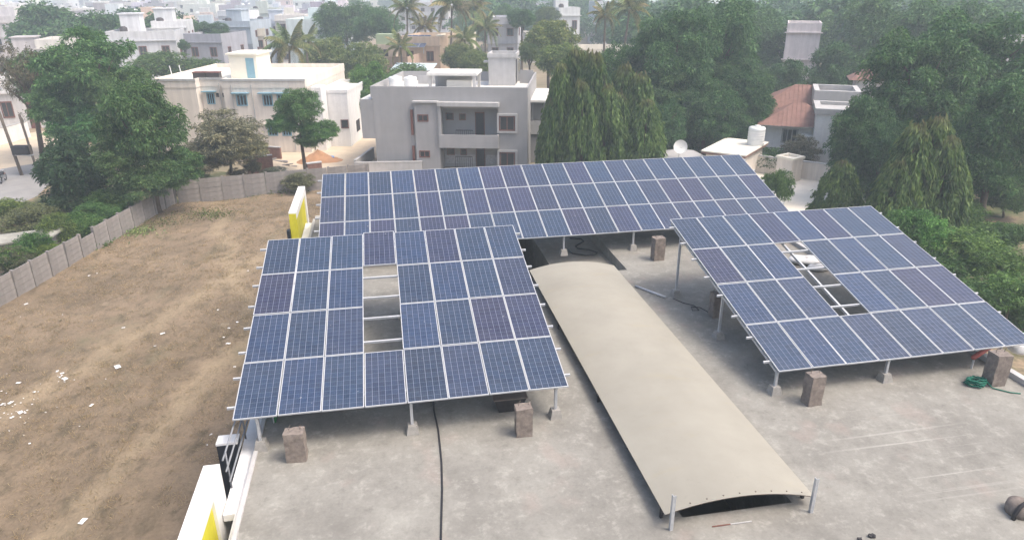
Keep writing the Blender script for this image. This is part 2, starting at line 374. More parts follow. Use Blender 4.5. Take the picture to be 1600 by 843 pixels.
sheet('sandy_shoulder', gp((-160, 301), (0, 265), (50, 257), (120, 237), (160, 200), (60, 205), (-160, 250)), -0.012, MT['sand'])
sheet('sand_lot', [(-24, 63), (-11, 59.5), (-10.2, 73), (-14, 96), (-26, 98), (-30, 80)], -0.010, MT['sand'])
sheet('paved_yard', [(16, 48), (26.5, 49.5), (29, 57), (22, 63), (15, 64)], -0.006, MT['yard'])
sheet('scrub_land', [(20, 8), (70, 8), (75, 66), (31, 66), (26.6, 49), (19, 46)], -0.011, MT['scrub'])
sheet('distant_track', [(-60, 152), (-38, 132), (-34, 138), (-52, 170), (-84, 235), (-92, 232)], -0.009, MT['asphalt'])
sheet('neighbour_plot', [(-39, 20), (-27.6, 20), (-26.2, 52), (-24, 62), (-40, 66)], -0.013, MT['scrub'])

# ------------------------------------------------------------------ the terrace building
RZ = 5.17
bd = empty('terrace_building', UV(0, 0), YAW, 'flat grey cement terrace carrying the three solar arrays', 'building')
rf = MB()
for b in ((-3.6, 4.6, 1, 33.4), (9.05, 17.2, 1, 33.4), (4.6, 9.05, 1, 10.85), (4.6, 5.6, 10.85, 24.3), (8.1, 9.05, 10.85, 24.3), (4.6, 9.05, 31.5, 33.4)):
    rf.box(*b, 3.0, RZ)
rf.build('roof', MT['roof'], bd)
B('wall', bd, MT['white'], (-3.55, 17.15, 1.05, 33.35, 0, 2.995))
B('sunken_floor', bd, MT['pit'], (4.65, 9.0, 10.9, 31.45, 2.995, 3.05))  # floor of a pit shaped deep so that the opening turns dark
B('sunken_ledge', bd, MT['roof'], (6.45, 9.046, 24.6, 31.49, 3.052, 4.72))
B('ledge', bd, MT['white'], (-3.97, -3.604, 12.9, 33.3, 4.85, 5.02))
B('ledge', bd, MT['white'], (-3.72, -3.604, 8, 12.898, 4.85, 5.02))
B('kerb', bd, MT['cementlight'], (-3.60, -3.50, 8, 33.3, RZ, RZ + 0.05))
B('kerb', bd, MT['cementlight'], (17.0, 17.2, 8, 33.3, RZ, RZ + 0.16))
B('kerb', bd, MT['cementlight'], (-3.49, 16.99, 33.2, 33.4, RZ, RZ + 0.16))
# portal boxes on the facade (painted box frames rising above the terrace edge)
def portal(name, u0, u1, v0, v1, ztop, zbot, label, near_yellow):
    p = empty(name, UV((u0 + u1) / 2, (v0 + v1) / 2), YAW, label, 'sign box', 'painted portal boxes on the facade')
    a, b_ = (u1 - u0) / 2, (v1 - v0) / 2; fr = 0.30; fp = 0.84 if not near_yellow else 0.45
    B('top_slab', p, MT['white'], (-a, a, -b_, b_, ztop - fr, ztop))
    B('side_post', p, MT['white'], (-a, a, b_ - fp, b_, zbot, ztop - fr))
    B('side_post', p, MT['yellow'] if near_yellow else MT['white'], (-a, a, -b_, -b_ + fr, zbot, ztop - fr - (0.0 if not near_yellow else 0.0)))
    B('panel', p, MT['yellow'], (-a + 0.05, a - 0.06, -b_ + fr, b_ - fp, zbot, ztop - fr))
    if near_yellow: B('near_board', p, MT['yellow'], (-a + 0.01, a - 0.01, -b_ - 0.012, -b_ - 0.002, zbot, ztop - 0.05))
    return p
p1 = portal('portal_box', -4.32, -3.99, 9.0, 13.42, 5.97, 0, 'white portal box with a yellow inset panel at the corner nearest the camera', False)
p2 = portal('portal_box', -4.27, -3.95, 30.2, 34.6, 6.5, 0, 'lime yellow portal box with white top beside the long far solar array', True)
B('brand_board', p2, MT['black'], (-0.30, -0.17, -2.4, -2.1, 0, 5.75))
bx = empty('sign_board', UV(-4.24, 15.3), YAW, 'black sign board with white cap beside the pipe railing', 'sign board')
B('board', bx, MT['black'], (-0.25, 0.23, -0.18, 0.16, 0, 5.28)); B('cap', bx, MT['white'], (-0.26, 0.24, -0.19, 0.17, 5.282, 5.34))
rl = empty('pipe_railing', UV(-3.94, 14.5), YAW, 'grey steel pipe railing along the white ledge', 'railing')
for z, dx in ((5.35, 0.04), (5.62, 0.0), (5.92, -0.03)):
    MB().tube([(dx, -.9, z), (dx, 3.6, z)], 0.022).build('rail', MT['pipe'], rl, True)
for v in (-0.7, 1.2, 3.0):
    MB().tube([(0.0, v, 5.02), (0.0, v, 6.0)], 0.020).build('post', MT['pipe'], rl, True)
gb = empty('green_board', UV(-3.25, 16.4), YAW, 'green board leaning under the near array at the ledge', 'board')
B('panel', gb, MT['green'], (-0.02, 0.02, -0.35, 0.35, RZ, RZ + 0.75)); B('brace', gb, MT['galv'], (-0.05, -0.021, -0.38, -0.33, RZ, RZ + 0.85))

# ------------------------------------------------------------------ solar arrays
PW, PL, W0, L0 = 1.012, 1.985, 0.992, 1.956
fm = MB()
fwid, ft = 0.019, 0.040
for b in ((0, W0, 0, fwid), (0, W0, L0 - fwid, L0), (0, fwid, fwid, L0 - fwid), (W0 - fwid, W0, fwid, L0 - fwid)):
    fm.box(b[0], b[1], -b[3], -b[2], -ft, 0)
FRAME = fm.mesh('solar_panel', MT['alu'])
gm = MB(); gm.add([(fwid, -L0 + fwid, -0.004), (W0 - fwid, -L0 + fwid, -0.004), (W0 - fwid, -fwid, -0.004), (fwid, -fwid, -0.004),
                   (fwid, -L0 + fwid, -0.03), (W0 - fwid, -L0 + fwid, -0.03), (W0 - fwid, -fwid, -0.03), (fwid, -fwid, -0.03)],
                  [(0, 1, 2, 3), (7, 6, 5, 4), (0, 4, 5, 1), (2, 6, 7, 3), (1, 5, 6, 2), (3, 7, 4, 0)])
GLASS = gm.mesh('glass', MT['solar'])
ul = GLASS.uv_layers.new(name='UVMap')
for lp in GLASS.loops:
    c = GLASS.vertices[lp.vertex_index].co; ul.data[lp.index].uv = ((c.x - fwid) / (W0 - 2 * fwid), (c.y + L0 - fwid) / (L0 - 2 * fwid))
BLUES = [(0.022, 0.035, 0.073), (0.021, 0.034, 0.066), (0.024, 0.032, 0.062), (0.026, 0.031, 0.060), (0.021, 0.035, 0.067), (0.020, 0.031, 0.059), (0.021, 0.033, 0.063), (0.029, 0.028, 0.059), (0.026, 0.028, 0.060)]
def array(origin, yaw, tilt, nc, nr, missing, poles, label, shift={}):
    a = empty('solar_array', (origin[0], origin[1], RZ), yaw, label, 'solar array', 'tilted solar arrays on the terrace')
    h0 = origin[2] - RZ; ct, st = math.cos(tilt), math.sin(tilt)
    T = Matrix.Translation((0, 0, h0)) @ Matrix.Rotation(tilt, 4, 'X')
    r_ = random.Random(nc * 31 + nr)
    for j in range(nr):
        for i in range(nc):
            if (i, j) in missing: continue
            s_ = shift.get((i, j), 0.0)
            o = link('solar_panel', FRAME, a); p = T @ Vector((i * PW + r_.uniform(-.004, .004), -j * PL + s_, r_.uniform(-.004, .004)))
            o.location = p; o.rotation_euler = (tilt + r_.uniform(-.004, .004), r_.uniform(-.003, .003), r_.uniform(-.002, .002))
            c = r_.choice(BLUES); k = r_.uniform(0.9, 1.12)
            link('glass', GLASS, o, color=[c[0] * k * .95, c[1] * k * 1.13, c[2] * k * 1.16])
    def onslope(u, d, dz=0.0): return T @ Vector((u, -d, dz))
    for j in range(nr):
        for q in (0.24, 0.76):
            d = j * PL + q * L0; m = MB()
            m.box(-0.20, nc * PW + 0.14, -d - 0.022, -d + 0.022, -0.105, -0.042, mat=T); m.build('purlin', MT['alu'], a)
    for (u, ds) in poles:
        m = MB(); m.box(u - 0.03, u + 0.03, -nr * PL + 0.1, -0.1, -0.19, -0.108, mat=T); m.build('rafter', MT['galv'], a)
        for d in ds:
            p = onslope(u, d, -0.19)
            MB().box(p.x - 0.035, p.x + 0.035, p.y - 0.035, p.y + 0.035, 0.20, p.z + 0.03).build('pole', MT['galv'], a)
            MB().box(p.x - 0.16, p.x + 0.16, p.y - 0.16, p.y + 0.16, 0.0, 0.24, tx=0.05, ty=0.05).build('footing', MT['foot'], a)
    return a
array((-7.907, 21.43, 7.922), 0.179, 0.223, 8, 4, {(3, 1), (3, 2)}, [(0.5, (0.9, 7.75)), (4.13, (0.9, 7.75)), (7.8, (0.9, 7.75))],
      'solar array with a gap of two panels beside the dry field', {(3, 0): 0.10})
array((5.657, 23.892, 7.777), 0.193, 0.234, 8, 4, {(3, 1), (3, 2)}, [(0.05, (0.98, 4.4, 7.8)), (3.45, (0.98, 7.8)), (7.1, (0.98, 7.8))],
      'solar array with a two-panel gap between the arched cover and the green trees')
array((-8.519, 30.91, 7.701), 0.181, 0.280, 20, 3, set(), [(0.8 + 3.01 * k, (0.7, 5.8)) for k in range(7)],
      'long unbroken three-row solar array at the far edge of the terrace')

# ------------------------------------------------------------------ arched cover over the sunken strip
cv = empty('arched_cover', UV(0, 0), YAW, 'long beige arched sheet cover lying along the middle of the terrace', 'arched cover')
u0, u1, v0, v1, zz = 5.10, 8.46, 10.64, 24.2, 5.50
for part, th, mt in (('sheet', 0.0, 'sheet'), ('underside', -0.02, 'edge')):
    m = MB(); n = 24; ny = 28
    vs = []; fs = []
    for j in range(ny + 1):
        v = v0 + (v1 - v0) * j / ny
        for i in range(n + 1):
            q = i / n; z = zz + 0.25 * (1 - (2 * q - 1) ** 2) - 0.06 * q
            vs.append((u0 + (u1 - u0) * q, v, z + th))
    for j in range(ny):
        for i in range(n):
            k = j * (n + 1) + i; f = (k, k + 1, k + n + 2, k + n + 1); fs.append(f if th == 0 else f[::-1])
    if th < 0:
        # rim closing the edge between the two skins
        base = len(vs); rim = [i for i in range(n + 1)] + [j * (n + 1) + n for j in range(1, ny + 1)] + [ny * (n + 1) + i for i in range(n - 1, -1, -1)] + [j * (n + 1) for j in range(ny - 1, 0, -1)]
        vs += [(vs[i][0], vs[i][1], vs[i][2] + 0.019) for i in rim]; L = len(rim)
        for k in range(L): fs.append((rim[k], rim[(k + 1) % L], base + (k + 1) % L, base + k))
    m.add(vs, fs).build(part, MT[mt], cv, True)
for k in range(7):
    v = v0 + 0.12 + k * (v1 - v0 - 0.24) / 6; pts = [(u0 + (u1 - u0) * q / 12, v, zz - 0.06 + 0.25 * (1 - (2 * q / 12 - 1) ** 2) - 0.06 * q / 12) for q in range(13)]
    MB().tube(pts, 0.025, 6).build('rib', MT['dark'], cv, True)
def cz(q): return zz + 0.25 * (1 - (2 * q - 1) ** 2) - 0.06 * q
BOLT = MB().lathe([(.018, 0), (.018, .008), (.010, .014)], 8).mesh('bolt', MT['edge'])
for k in range(9): q = (k + .6) / 9.3; link('bolt', BOLT, cv, loc=(u0 + (u1 - u0) * q, v0 + .09, cz(q)))
for u, h in ((u0 + 0.06, 0.30), (u1 - 0.06, 0.25)):
    for v in (v0 + 0.3, v0 + 4.8, v0 + 9.2, v1 - 0.3):
        B('bearer', cv, MT['dark'], (u - 0.03, u + 0.03, v - 0.03, v + 0.03, RZ, RZ + h))
for p, lb in ((UV(5.22, 10.56, RZ), 'steel angle post at the low left corner of the arched cover'), (UV(8.33, 10.50, RZ), 'steel angle post at the right corner of the arched cover')):
    q = empty('angle_post', p, YAW, lb, 'post')
    MB().box(-0.035, 0.035, -0.035, -0.025, 0, 0.88).build('flange', MT['galv'], q); MB().box(-0.035, -0.025, -0.024, 0.035, 0, 0.88).build('web', MT['galv'], q)

# ------------------------------------------------------------------ column stubs and odds and ends on the terrace
def rough_block(w_, d_, h_, seed, nx=4, nz=7):
    r_ = random.Random(seed); m = MB(); vs = []; idx = {}
    def vert(i, j, k):
        if (i, j, k) not in idx:
            jit = 0.012; idx[(i, j, k)] = len(vs)
            vs.append((w_ * (i / nx - .5) + r_.uniform(-jit, jit), d_ * (j / nx - .5) + r_.uniform(-jit, jit), h_ * k / nz + (r_.uniform(-jit, jit) if k else 0)))
        return idx[(i, j, k)]
    fs = []
    for k in range(nz):
        for i in range(nx):
            fs.append((vert(i, 0, k), vert(i + 1, 0, k), vert(i + 1, 0, k + 1), vert(i, 0, k + 1)))
            fs.append((vert(i + 1, nx, k), vert(i, nx, k), vert(i, nx, k + 1), vert(i + 1, nx, k + 1)))
            fs.append((vert(0, i + 1, k), vert(0, i, k), vert(0, i, k + 1), vert(0, i + 1, k + 1)))
            fs.append((vert(nx, i, k), vert(nx, i + 1, k), vert(nx, i + 1, k + 1), vert(nx, i, k + 1)))
    for i in range(nx):
        for j in range(nx): fs.append((vert(i, j, nz), vert(i + 1, j, nz), vert(i + 1, j + 1, nz), vert(i, j + 1, nz)))
    return m.add(vs, fs)
STUBS = [(465, 716, .46, .30, .78, 'rough concrete column stub below the low edge of the left-hand array'),
         (818, 677, .40, .30, .80, 'column stub beside the dark tub under the left-hand array'),
         (1267, 629, .40, .34, .88, 'column stub under the low corner of the array by the trees'),
         (1551, 598, .44, .40, .95, 'column stub beside the coil of green rope'),
         (1117, 493, .34, .34, .85, 'dark column stub standing at the raised side of the array by the trees'),
         (1027, 405, .46, .36, .95, 'column stub in the shade of the long far array')]
for k, (x, y, a_, b_, h_, lb) in enumerate(STUBS):
    o = rough_block(a_, b_, h_, k).build('column_stub', MT['stub']); o.location = G(x, y, RZ); o.rotation_euler = (0, 0, YAW + (k % 3 - 1) * 0.06)
    tag(o, lb, 'column stub', 'cut-off column stubs on the terrace')
    for dx in (-.12, .13):
        MB().tube([(dx, .05, h_ - .03), (dx + .02, .06, h_ + .10), (dx + .06, .06, h_ + .13)], 0.008, 5).build('rebar', MT['edge'], o)
st = empty('broken_drum', G(1600, 806, RZ), 0.3, 'dark round-topped drum half out of frame at the right edge of the terrace', 'drum')
MB().tube([(-.30, 0, .0), (-.30, 0, .12), (-.22, 0, .30), (0, 0, .40), (.22, 0, .30), (.30, 0, .12), (.30, 0, 0)], 0.045, 8).build('hoop', MT['dark'], st, True)
MB().lathe([(.26, 0), (.27, .10), (.25, .24), (.12, .31)], 16, (0, .12, 0)).build('body', MT['stub'], st, True)
for x, y, s_, lb in ((1362, 838, .055, 'small dark lump of rubble lying on the open terrace'), (1343, 842, .035, 'smaller dark lump at the bottom edge of the terrace')):
    o = rough_block(s_ * 2.2, s_ * 1.4, s_, x, 3, 2).build('rubble_lump', MT['dark']); o.location = G(x, y, RZ); tag(o, lb, 'rubble')
# dark iron tub
tb = empty('iron_tub', G(795, 636, RZ), YAW, 'dark tapering iron tub under the low edge of the left-hand array', 'tub')
MB().box(-.30, .30, -.2, .2, 0.0, .42, tx=-.12, ty=-.08).build('body', MT['dark'], tb)
MB().box(-.45, .45, -.31, .31, .421, .45).build('rim', MT['edge'], tb)
# cables and hoses
cb = MB().tube([G(x, y, RZ + .02) for x, y in ((676, 600), (678, 640), (685, 672), (690, 720), (691, 765), (690, 800), (689, 843), (690, 900))], 0.022, 6).build('cable', MT['rubber'], smooth=True)
tag(cb, 'black cable running across the open cement from under the left-hand array', 'cable')
hz = [G(x, y, 4.74) for x, y in ((890, 372), (908, 373), (912, 377), (899, 384), (903, 388), (920, 390), (933, 394), (930, 398), (915, 399), (895, 396), (888, 391))]
tag(MB().tube(hz, 0.035, 6).build('hose', MT['rubber'], smooth=True), 'black hose lying in loops in the shade of the far array', 'hose')
pipe = MB().tube([G(993, 447, RZ + .04), G(1040, 464, RZ + .04)], 0.045, 8).build('loose_pipe', MT['galv'], smooth=True)
tag(pipe, 'grey pipe lying between the arched cover and the tall pole footing', 'pipe')
wp = [G(1052, 466, RZ + .015), G(1068, 473, RZ + .015), G(1085, 477, RZ + .015), G(1092, 484, RZ + .015), G(1082, 485, RZ + .015), G(1080, 479, RZ + .015), G(1094, 480, RZ + .015), G(1108, 488, RZ + .015)]
tag(MB().tube(wp, 0.014, 5).build('wire', MT['rubber'], smooth=True), 'thin looped wire on the cement beside the dark column stub', 'wire')
pts = []; r2 = random.Random(3); c0 = G(1523, 601, RZ)
for k in range(150):
    a_ = k * 0.55; rr = 0.18 + r2.uniform(-.10, .06); pts.append(c0 + Vector((rr * 1.2 * math.cos(a_), rr * math.sin(a_), .03 + .16 * (k / 150) + r2.uniform(-.02, .04))))
pts += [c0 + Vector((.35, -.2, .03)), c0 + Vector((.7, -.42, .02)), c0 + Vector((.95, -.48, .02))]
tag(MB().tube(pts, 0.018, 5).build('rope_coil', MT['greenrope'], smooth=True), 'tangled coil of green rope on the cement under the array by the trees', 'rope')
def sack(loc, s_, lb, mat='sack', cat='sack', nm='sack', seed=1):
    r_ = random.Random(seed); m = MB(); prof = []
    vs = []; fs = []; n = 14; k = 7
    for i in range(k + 1):
        th = math.pi * i / k
        for j in range(n):
            a_ = 2 * math.pi * j / n; rr = 1 + r_.uniform(-.16, .16)
            vs.append((s_[0] * math.sin(th) * math.cos(a_) * rr, s_[1] * math.sin(th) * math.sin(a_) * rr, max(0, s_[2] * (0.55 - 0.55 * math.cos(math.pi - th) * -1 * -1) * rr)))
    for i in range(k):
        for j in range(n): fs.append((i * n + j, i * n + (j + 1) % n, (i + 1) * n + (j + 1) % n, (i + 1) * n + j))
    o = m.add(vs, fs).build(nm, MT[mat], smooth=True); o.location = loc; return tag(o, lb, cat)
sack(G(1258, 410, RZ), (.7, .45, .22), 'crumpled white sack seen through the gap of the array by the trees', seed=2)
sack(G(1278, 421, RZ), (.45, .3, .16), 'smaller grey-white sack beside the crumpled sack under the array', seed=5)
sack(G(1592, 552, RZ), (.35, .3, .35), 'white bundle at the terrace edge behind the column stub by the green rope', seed=6)
rp = empty('red_pipe', G(1535, 572, RZ), 0.5, 'short dull red pipe leaning under the array by the trees', 'pipe')
MB().tube([(-.45, .1, .35), (.15, 0, .62)], 0.07, 10).build('body', MT['red'], rp, True); MB().tube([(-.4, .09, 0), (-.4, .09, .4)], 0.03, 6).build('prop', MT['galv'], rp)
sk = empty('wood_stick', G(1145, 819, RZ), 0.15, 'thin pale stick lying on the cement before the arched cover', 'stick')
MB().tube([(-.45, 0, .015), (-.05, .01, .015)], 0.014, 6).build('dark_half', MT['wood'], sk); MB().tube([(-.05, .01, .016), (.42, .02, .016)], 0.014, 6).build('pale_half', MT['cementlight'], sk)

# ------------------------------------------------------------------ compound walls
def compound_wall(p0, p1, h_, bay, label, planks=5, skip=()):
    d_ = (p1 - p0); L = d_.length; n = max(1, round(L / bay)); a = empty('compound_wall', p0, math.atan2(d_.y, d_.x), label, 'wall')
    post = MB().box(-.08, .08, -.09, .09, 0, h_ + .06).mesh('post', MT['precast']); ph = h_ / planks
    pk = [MB().box(.082, L / n - .082, -.03 - .004 * q, .03, .006, ph - .006).mesh('panel', MT['precast']) for q in range(3)]
    r_ = random.Random(int(L * 10))
    for i in range(n + 1):
        o = link('post', post, a, loc=(i * L / n, 0, 0)); o.rotation_euler = (r_.uniform(-.05, .05), r_.uniform(-.03, .03), 0)
        if i < n and i not in skip:
            for q in range(planks - (1 if r_.random() < .12 else 0)): link('panel', r_.choice(pk), a, loc=(i * L / n, r_.uniform(-.012, .012), q * ph), rot=(r_.uniform(-.03, .03), 0, 0))
    return a
compound_wall(WL0, WL1, 1.6, 1.46, 'precast concrete plank wall between the dry field and the neighbouring plot', 5)
compound_wall(WL1 + Vector((.3, .12, 0)), WR1, 1.9, 1.7, 'precast plank wall closing the far side of the dry field', 5)
def brick_wall(p0, p1, h_, t_, label, mat='brick'):
    d_ = p1 - p0; a = empty('low_wall', p0, math.atan2(d_.y, d_.x), label, 'wall')
    B('wall', a, MT[mat], (0, d_.length, -t_ / 2, t_ / 2, 0, h_)); B('coping', a, MT['cementlight'], (-.03, d_.length + .03, -t_ / 2 - .03, t_ / 2 + .03, h_ + .002, h_ + .08)); return a
brick_wall(G(388, 272), G(428, 268), 1.5, .25, 'short red-brown brick wall behind the dusty grey tree')
brick_wall(G(484, 297), G(506, 294), 2.2, .3, 'red-brown brick pier wall at the corner of the far array')
brick_wall(G(377, 245), G(440, 248), 1.1, .25, 'low brown wall at the foot of the cream house')
brick_wall(G(556, 268), G(584, 247), 1.0, .2, 'grey plastered garden wall beside the grey cement house', 'cement')
brick_wall(G(556, 270), G(660, 268), .9, .2, 'low pale wall in front of the grey cement house', 'cementlight')
yw = brick_wall(G(1180, 268), G(1330, 289), 1.45, .25, 'cream yard wall in front of the tile-roofed house', 'cream')
pb = empty('yard_tank_box', G(1230, 281), 0.6, 'square cream masonry box standing at the yard wall', 'masonry box')
B('body', pb, MT['cream'], (-.75, .75, -.75, .75, 0, 1.9)); m = MB()
for b in ((-.85, .85, -.85, -.6), (-.85, .85, .6, .85), (-.85, -.6, -.6, .6), (.6, .85, -.6, .6)): m.box(*b, 1.902, 2.1)
m.build('rim', MT['creamtop'], pb)

# ================================================================== HOUSES
def window(par, x, z, w_, h_, y, mf, nx=2, ny=1, fr=0.07, proj=0.06, axis='y'):
    """frame proud of the wall, panes set back inside it; (x,z) lower left corner on the wall at y (facing -y) or on x-plane facing +x"""
    def bx(m, a0, a1, p0, p1, z0, z1):
        if axis == 'y': m.box(a0, a1, y - p1, y - p0, z0, z1)
        else: m.box(y + p0, y + p1, a0, a1, z0, z1)
    m = MB(); e = 0.002
    bx(m, x, x + w_, e, proj, z, z + fr); bx(m, x, x + w_, e, proj, z + h_ - fr, z + h_)
    bx(m, x, x + fr, e, proj, z + fr, z + h_ - fr); bx(m, x + w_ - fr, x + w_, e, proj, z + fr, z + h_ - fr)
    for i in range(1, nx): c = x + fr + (w_ - 2 * fr) * i / nx; bx(m, c - fr * .4, c + fr * .4, e, proj * .8, z + fr, z + h_ - fr)
    for i in range(1, ny): c = z + fr + (h_ - 2 * fr) * i / ny; bx(m, x + fr, x + w_ - fr, e, proj * .7, c - fr * .3, c + fr * .3)
    o = m.build('window', mf, par)
    for i in range(nx):
        a0 = x + fr + (w_ - 2 * fr) * i / nx; a1 = x + fr + (w_ - 2 * fr) * (i + 1) / nx
        p = MB(); bx(p, a0 + .02, a1 - .02, e, 0.012, z + fr, z + h_ - fr); p.build('pane', MT['glass'], o)
    return o
def water_tank(loc, r_, h_, label, mat='tank', group=None, nm='water_tank'):
    t_ = empty(nm, loc, rng.uniform(0, 6), label, 'water tank', group)
    pr_ = [(r_ * .98, 0)]
    for k in range(6): z = h_ * .8 * (k + .5) / 6; pr_ += [(r_, z - .04), (r_ * .965, z), (r_, z + .04)]
    pr_ += [(r_, h_ * .86), (r_ * .93, h_ * .94), (r_ * .35, h_ * .975)]
    MB().lathe(pr_, 22).build('body', MT[mat], t_, True); MB().lathe([(r_ * .34, h_ * .965), (r_ * .36, h_ * 1.02), (r_ * .30, h_ * 1.04)], 16).build('lid', MT[mat], t_, True)
    return t_
def parapet(m, x0, x1, y0, y1, z0, z1, t_=.14, mi=0):
    m.box(x0, x1, y0, y0 + t_, z0, z1, mi); m.box(x0, x1, y1 - t_, y1, z0, z1, mi); m.box(x0, x0 + t_, y0 + t_, y1 - t_, z0, z1, mi); m.box(x1 - t_, x1, y0 + t_, y1 - t_, z0, z1, mi)

# ---- grey cement house
P = D(561, 156, 63); gh = empty('cement_house', (P.x, 63.2, 0), R(-5.5), 'two-storey bare grey cement house with a recessed balcony', 'house')
m = MB()
m.box(1.15, 6.9, 0, 12, 0, 5.98); m.box(12.0, 14.5, 0, 12, 0, 5.98); m.box(6.9, 12.0, 1.7, 12, 0, 5.98); m.box(6.9, 12.0, 0, 1.7, 5.15, 5.98)
m.box(0.0, 1.15, 0.02, 11, 2.62, 5.8); m.box(4.8, 6.88, -.28, -.002, 0, 5.6)
parapet(m, 1.0, 14.5, -.002, 12.0, 5.982, 6.86); m.build('wall', MT['cement'], gh)
B('roof', gh, MT['rooftop'], (1.16, 14.34, .16, 11.84, 5.983, 6.02), (0.05, .98, .1, 10.9, 5.802, 5.83))
B('canopy', gh, MT['cementlight'], (4.7, 6.9, -.55, -.004, 5.66, 5.78)); B('canopy', gh, MT['cementlight'], (6.85, 12.1, -.62, -.004, 5.40, 5.72))
B('balcony_post', gh, MT['cement'], (6.88, 7.12, -.5, -.003, 3.1, 5.398))
m = MB(); m.box(6.9, 12.05, -.55, 1.699, 2.05, 2.35); m.box(6.9, 12.05, -.55, -.40, 2.352, 3.12); m.box(6.9, 7.05, -.40, -.003, 2.352, 3.12); m.box(11.9, 12.05, -.40, -.003, 2.352, 3.12); m.build('balcony', MT['cement'], gh)
for dz in (0, -2.95):
    ws = window(gh, 11.95 + .12, 3.42 + dz, 1.35, 1.2, 0, MT['wood'], 2, 1, .1, .05); m = MB()
    for b in ((11.9, 13.62, 3.25, 3.40), (11.9, 13.62, 4.64, 4.80), (11.9, 12.05, 3.40, 4.64), (13.47, 13.62, 3.40, 4.64)): m.box(b[0], b[1], -.17, -.003, b[2] + dz, b[3] + dz)
    m.build('window_surround', MT['cementlight'], gh)
    window(gh, 5.05, 4.12 + dz, .95, .58, -.282, MT['wood'], 2, 1, .08, .05)
    B('fin', gh, MT['wood'], (4.42, 4.62, -.22, -.004, 3.0 + dz, 5.05 + dz))
    window(gh, 7.15, 3.95 + dz, .7, .6, 1.698, MT['wood'], 1, 1, .06); window(gh, 8.35, 3.95 + dz, .6, .55, 1.698, MT['wood'], 1, 1, .06)
    d_ = B('door', gh, MT['wood'], (9.75, 10.6, 1.64, 1.697, 2.36 + (dz if dz == 0 else -2.35), 4.65 + dz)); B('panel', d_, MT['dark'], (9.83, 10.52, 1.625, 1.638, 2.45 + (dz if dz == 0 else -2.35), 4.55 + dz))
    z0 = 2.36 if dz == 0 else 0.3
    m = MB(); m.tube([(8.2, -.1 if dz else .6, z0 + .95), (9.7, -.1 if dz else .6, z0 + .95)], .035, 6)
    for k in range(9): m.tube([(8.2 + k * .187, -.1 if dz else .6, z0), (8.2 + k * .187, -.1 if dz else .6, z0 + .95)], .02, 5)
    m.build('grille', MT['dark'], gh)
B('tile_dado', gh, MT['tilewall'], (6.95, 9.7, 1.66, 1.698, 0.3, 1.05), (10.65, 11.95, 1.66, 1.698, 0.3, 1.05))
m = MB(); m.box(10.2, 12.7, 8.2, 11.4, 6.022, 8.45); m.box(10.1, 12.85, 8.1, 11.5, 8.452, 8.56); parapet(m, 10.1, 12.85, 8.1, 11.5, 8.562, 8.80, .16); m.box(9.7, 10.19, 8.4, 9.6, 8.0, 8.12); m.build('stair_tower', MT['cementlight'], gh)
B('tower_door', gh, MT['dark'], (12.702, 12.73, 9.0, 10.6, 6.1, 8.2))
m = MB(); m.box(5.2, 9.7, 3.6, 7.4, 7.35, 7.55); m.build('pergola_roof', MT['rooftop'], gh)
for x in (5.3, 9.3):
    for y in (3.8, 7.0): B('pergola_column', gh, MT['cementlight'], (x, x + .25, y, y + .25, 6.022, 7.348))
B('pergola_wall', gh, MT['cement'], (5.6, 8.9, 6.6, 6.72, 6.022, 7.348)); B('counter', gh, MT['rooftop'], (6.8, 9.1, 4.6, 5.2, 6.022, 6.85))
B('rear_parapet', gh, MT['cementlight'], (3.2, 5.1, 9.0, 9.12, 6.022, 6.8)); B('rear_parapet', gh, MT['cement'], (13.0, 14.3, 10.2, 10.34, 6.022, 7.2))
m = MB(); m.box(14.502, 16.4, 4.0, 11.8, 0, 2.3); m.box(14.502, 16.4, 3.9, 11.8, 2.9, 3.4); m.box(14.502, 16.4, 5.6, 11.8, 3.402, 5.2); m.build('side_wing', MT['cement'], gh)
B('wing_roof', gh, MT['rooftop'], (14.503, 16.6, 3.6, 11.9, 5.202, 5.38)); B('wing_balcony', gh, MT['cementlight'], (14.503, 16.45, 3.75, 3.895, 2.5, 3.6))
for x in (14.6, 16.2): B('wing_post', gh, MT['cement'], (x, x + .14, 4.0, 4.14, 3.41, 5.2))
gh.scale = (1.03, 1.0, 1.085); RX = Matrix.Rotation(R(-5.5), 4, 'Z') @ Matrix.Diagonal((1.03, 1, 1.085, 1))
def gl(x, y, z): return Vector((P.x, 63.2, 0)) + RX @ Vector((x, y, z))
water_tank(gl(2.15, 4.4, 6.02), .62, 1.3, 'white plastic tank nearest the street on the grey cement house', group='white rooftop tanks on the grey house')
water_tank(gl(3.45, 4.7, 6.02), .62, 1.25, 'white plastic tank next to the pergola on the grey cement house', group='white rooftop tanks on the grey house')

# ---- cream house
P = D(235.6, 123, 71); ch = empty('cream_house', (P.x, 71.2, 0), R(-2.0), 'long two-storey cream house with pale blue shuttered windows', 'house')
m = MB(); m.box(0, 4.25, 0, 15, 0, 6.0); m.box(4.25, 7.0, 1.0, 15, 0, 6.0); m.box(7.0, 15.2, -.1, 15, 0, 6.0)
m.box(-.05, 4.3, -.06, .08, 6.0, 6.80); m.box(4.3, 7.0, .94, 1.08, 6.0, 6.80); m.box(6.95, 15.25, -.16, -.02, 6.0, 6.80); m.box(15.11, 15.25, -.02, 15, 6.0, 6.8); m.box(-.05, .09, .08, 15, 6.0, 6.8); m.box(.09, 15.11, 14.86, 15.0, 6.0, 6.8); m.box(4.16, 4.3, .08, .94, 6.0, 6.8); m.box(6.95, 7.09, -.02, .94, 6.0, 6.8)
m.build('wall', MT['cream'], ch)
B('roof', ch, MT['creamtop'], (.1, 4.15, .09, 14.85, 6.002, 6.35), (4.15, 7.1, 1.09, 14.85, 6.002, 6.35), (7.1, 15.1, -.01, 14.85, 6.002, 6.35))
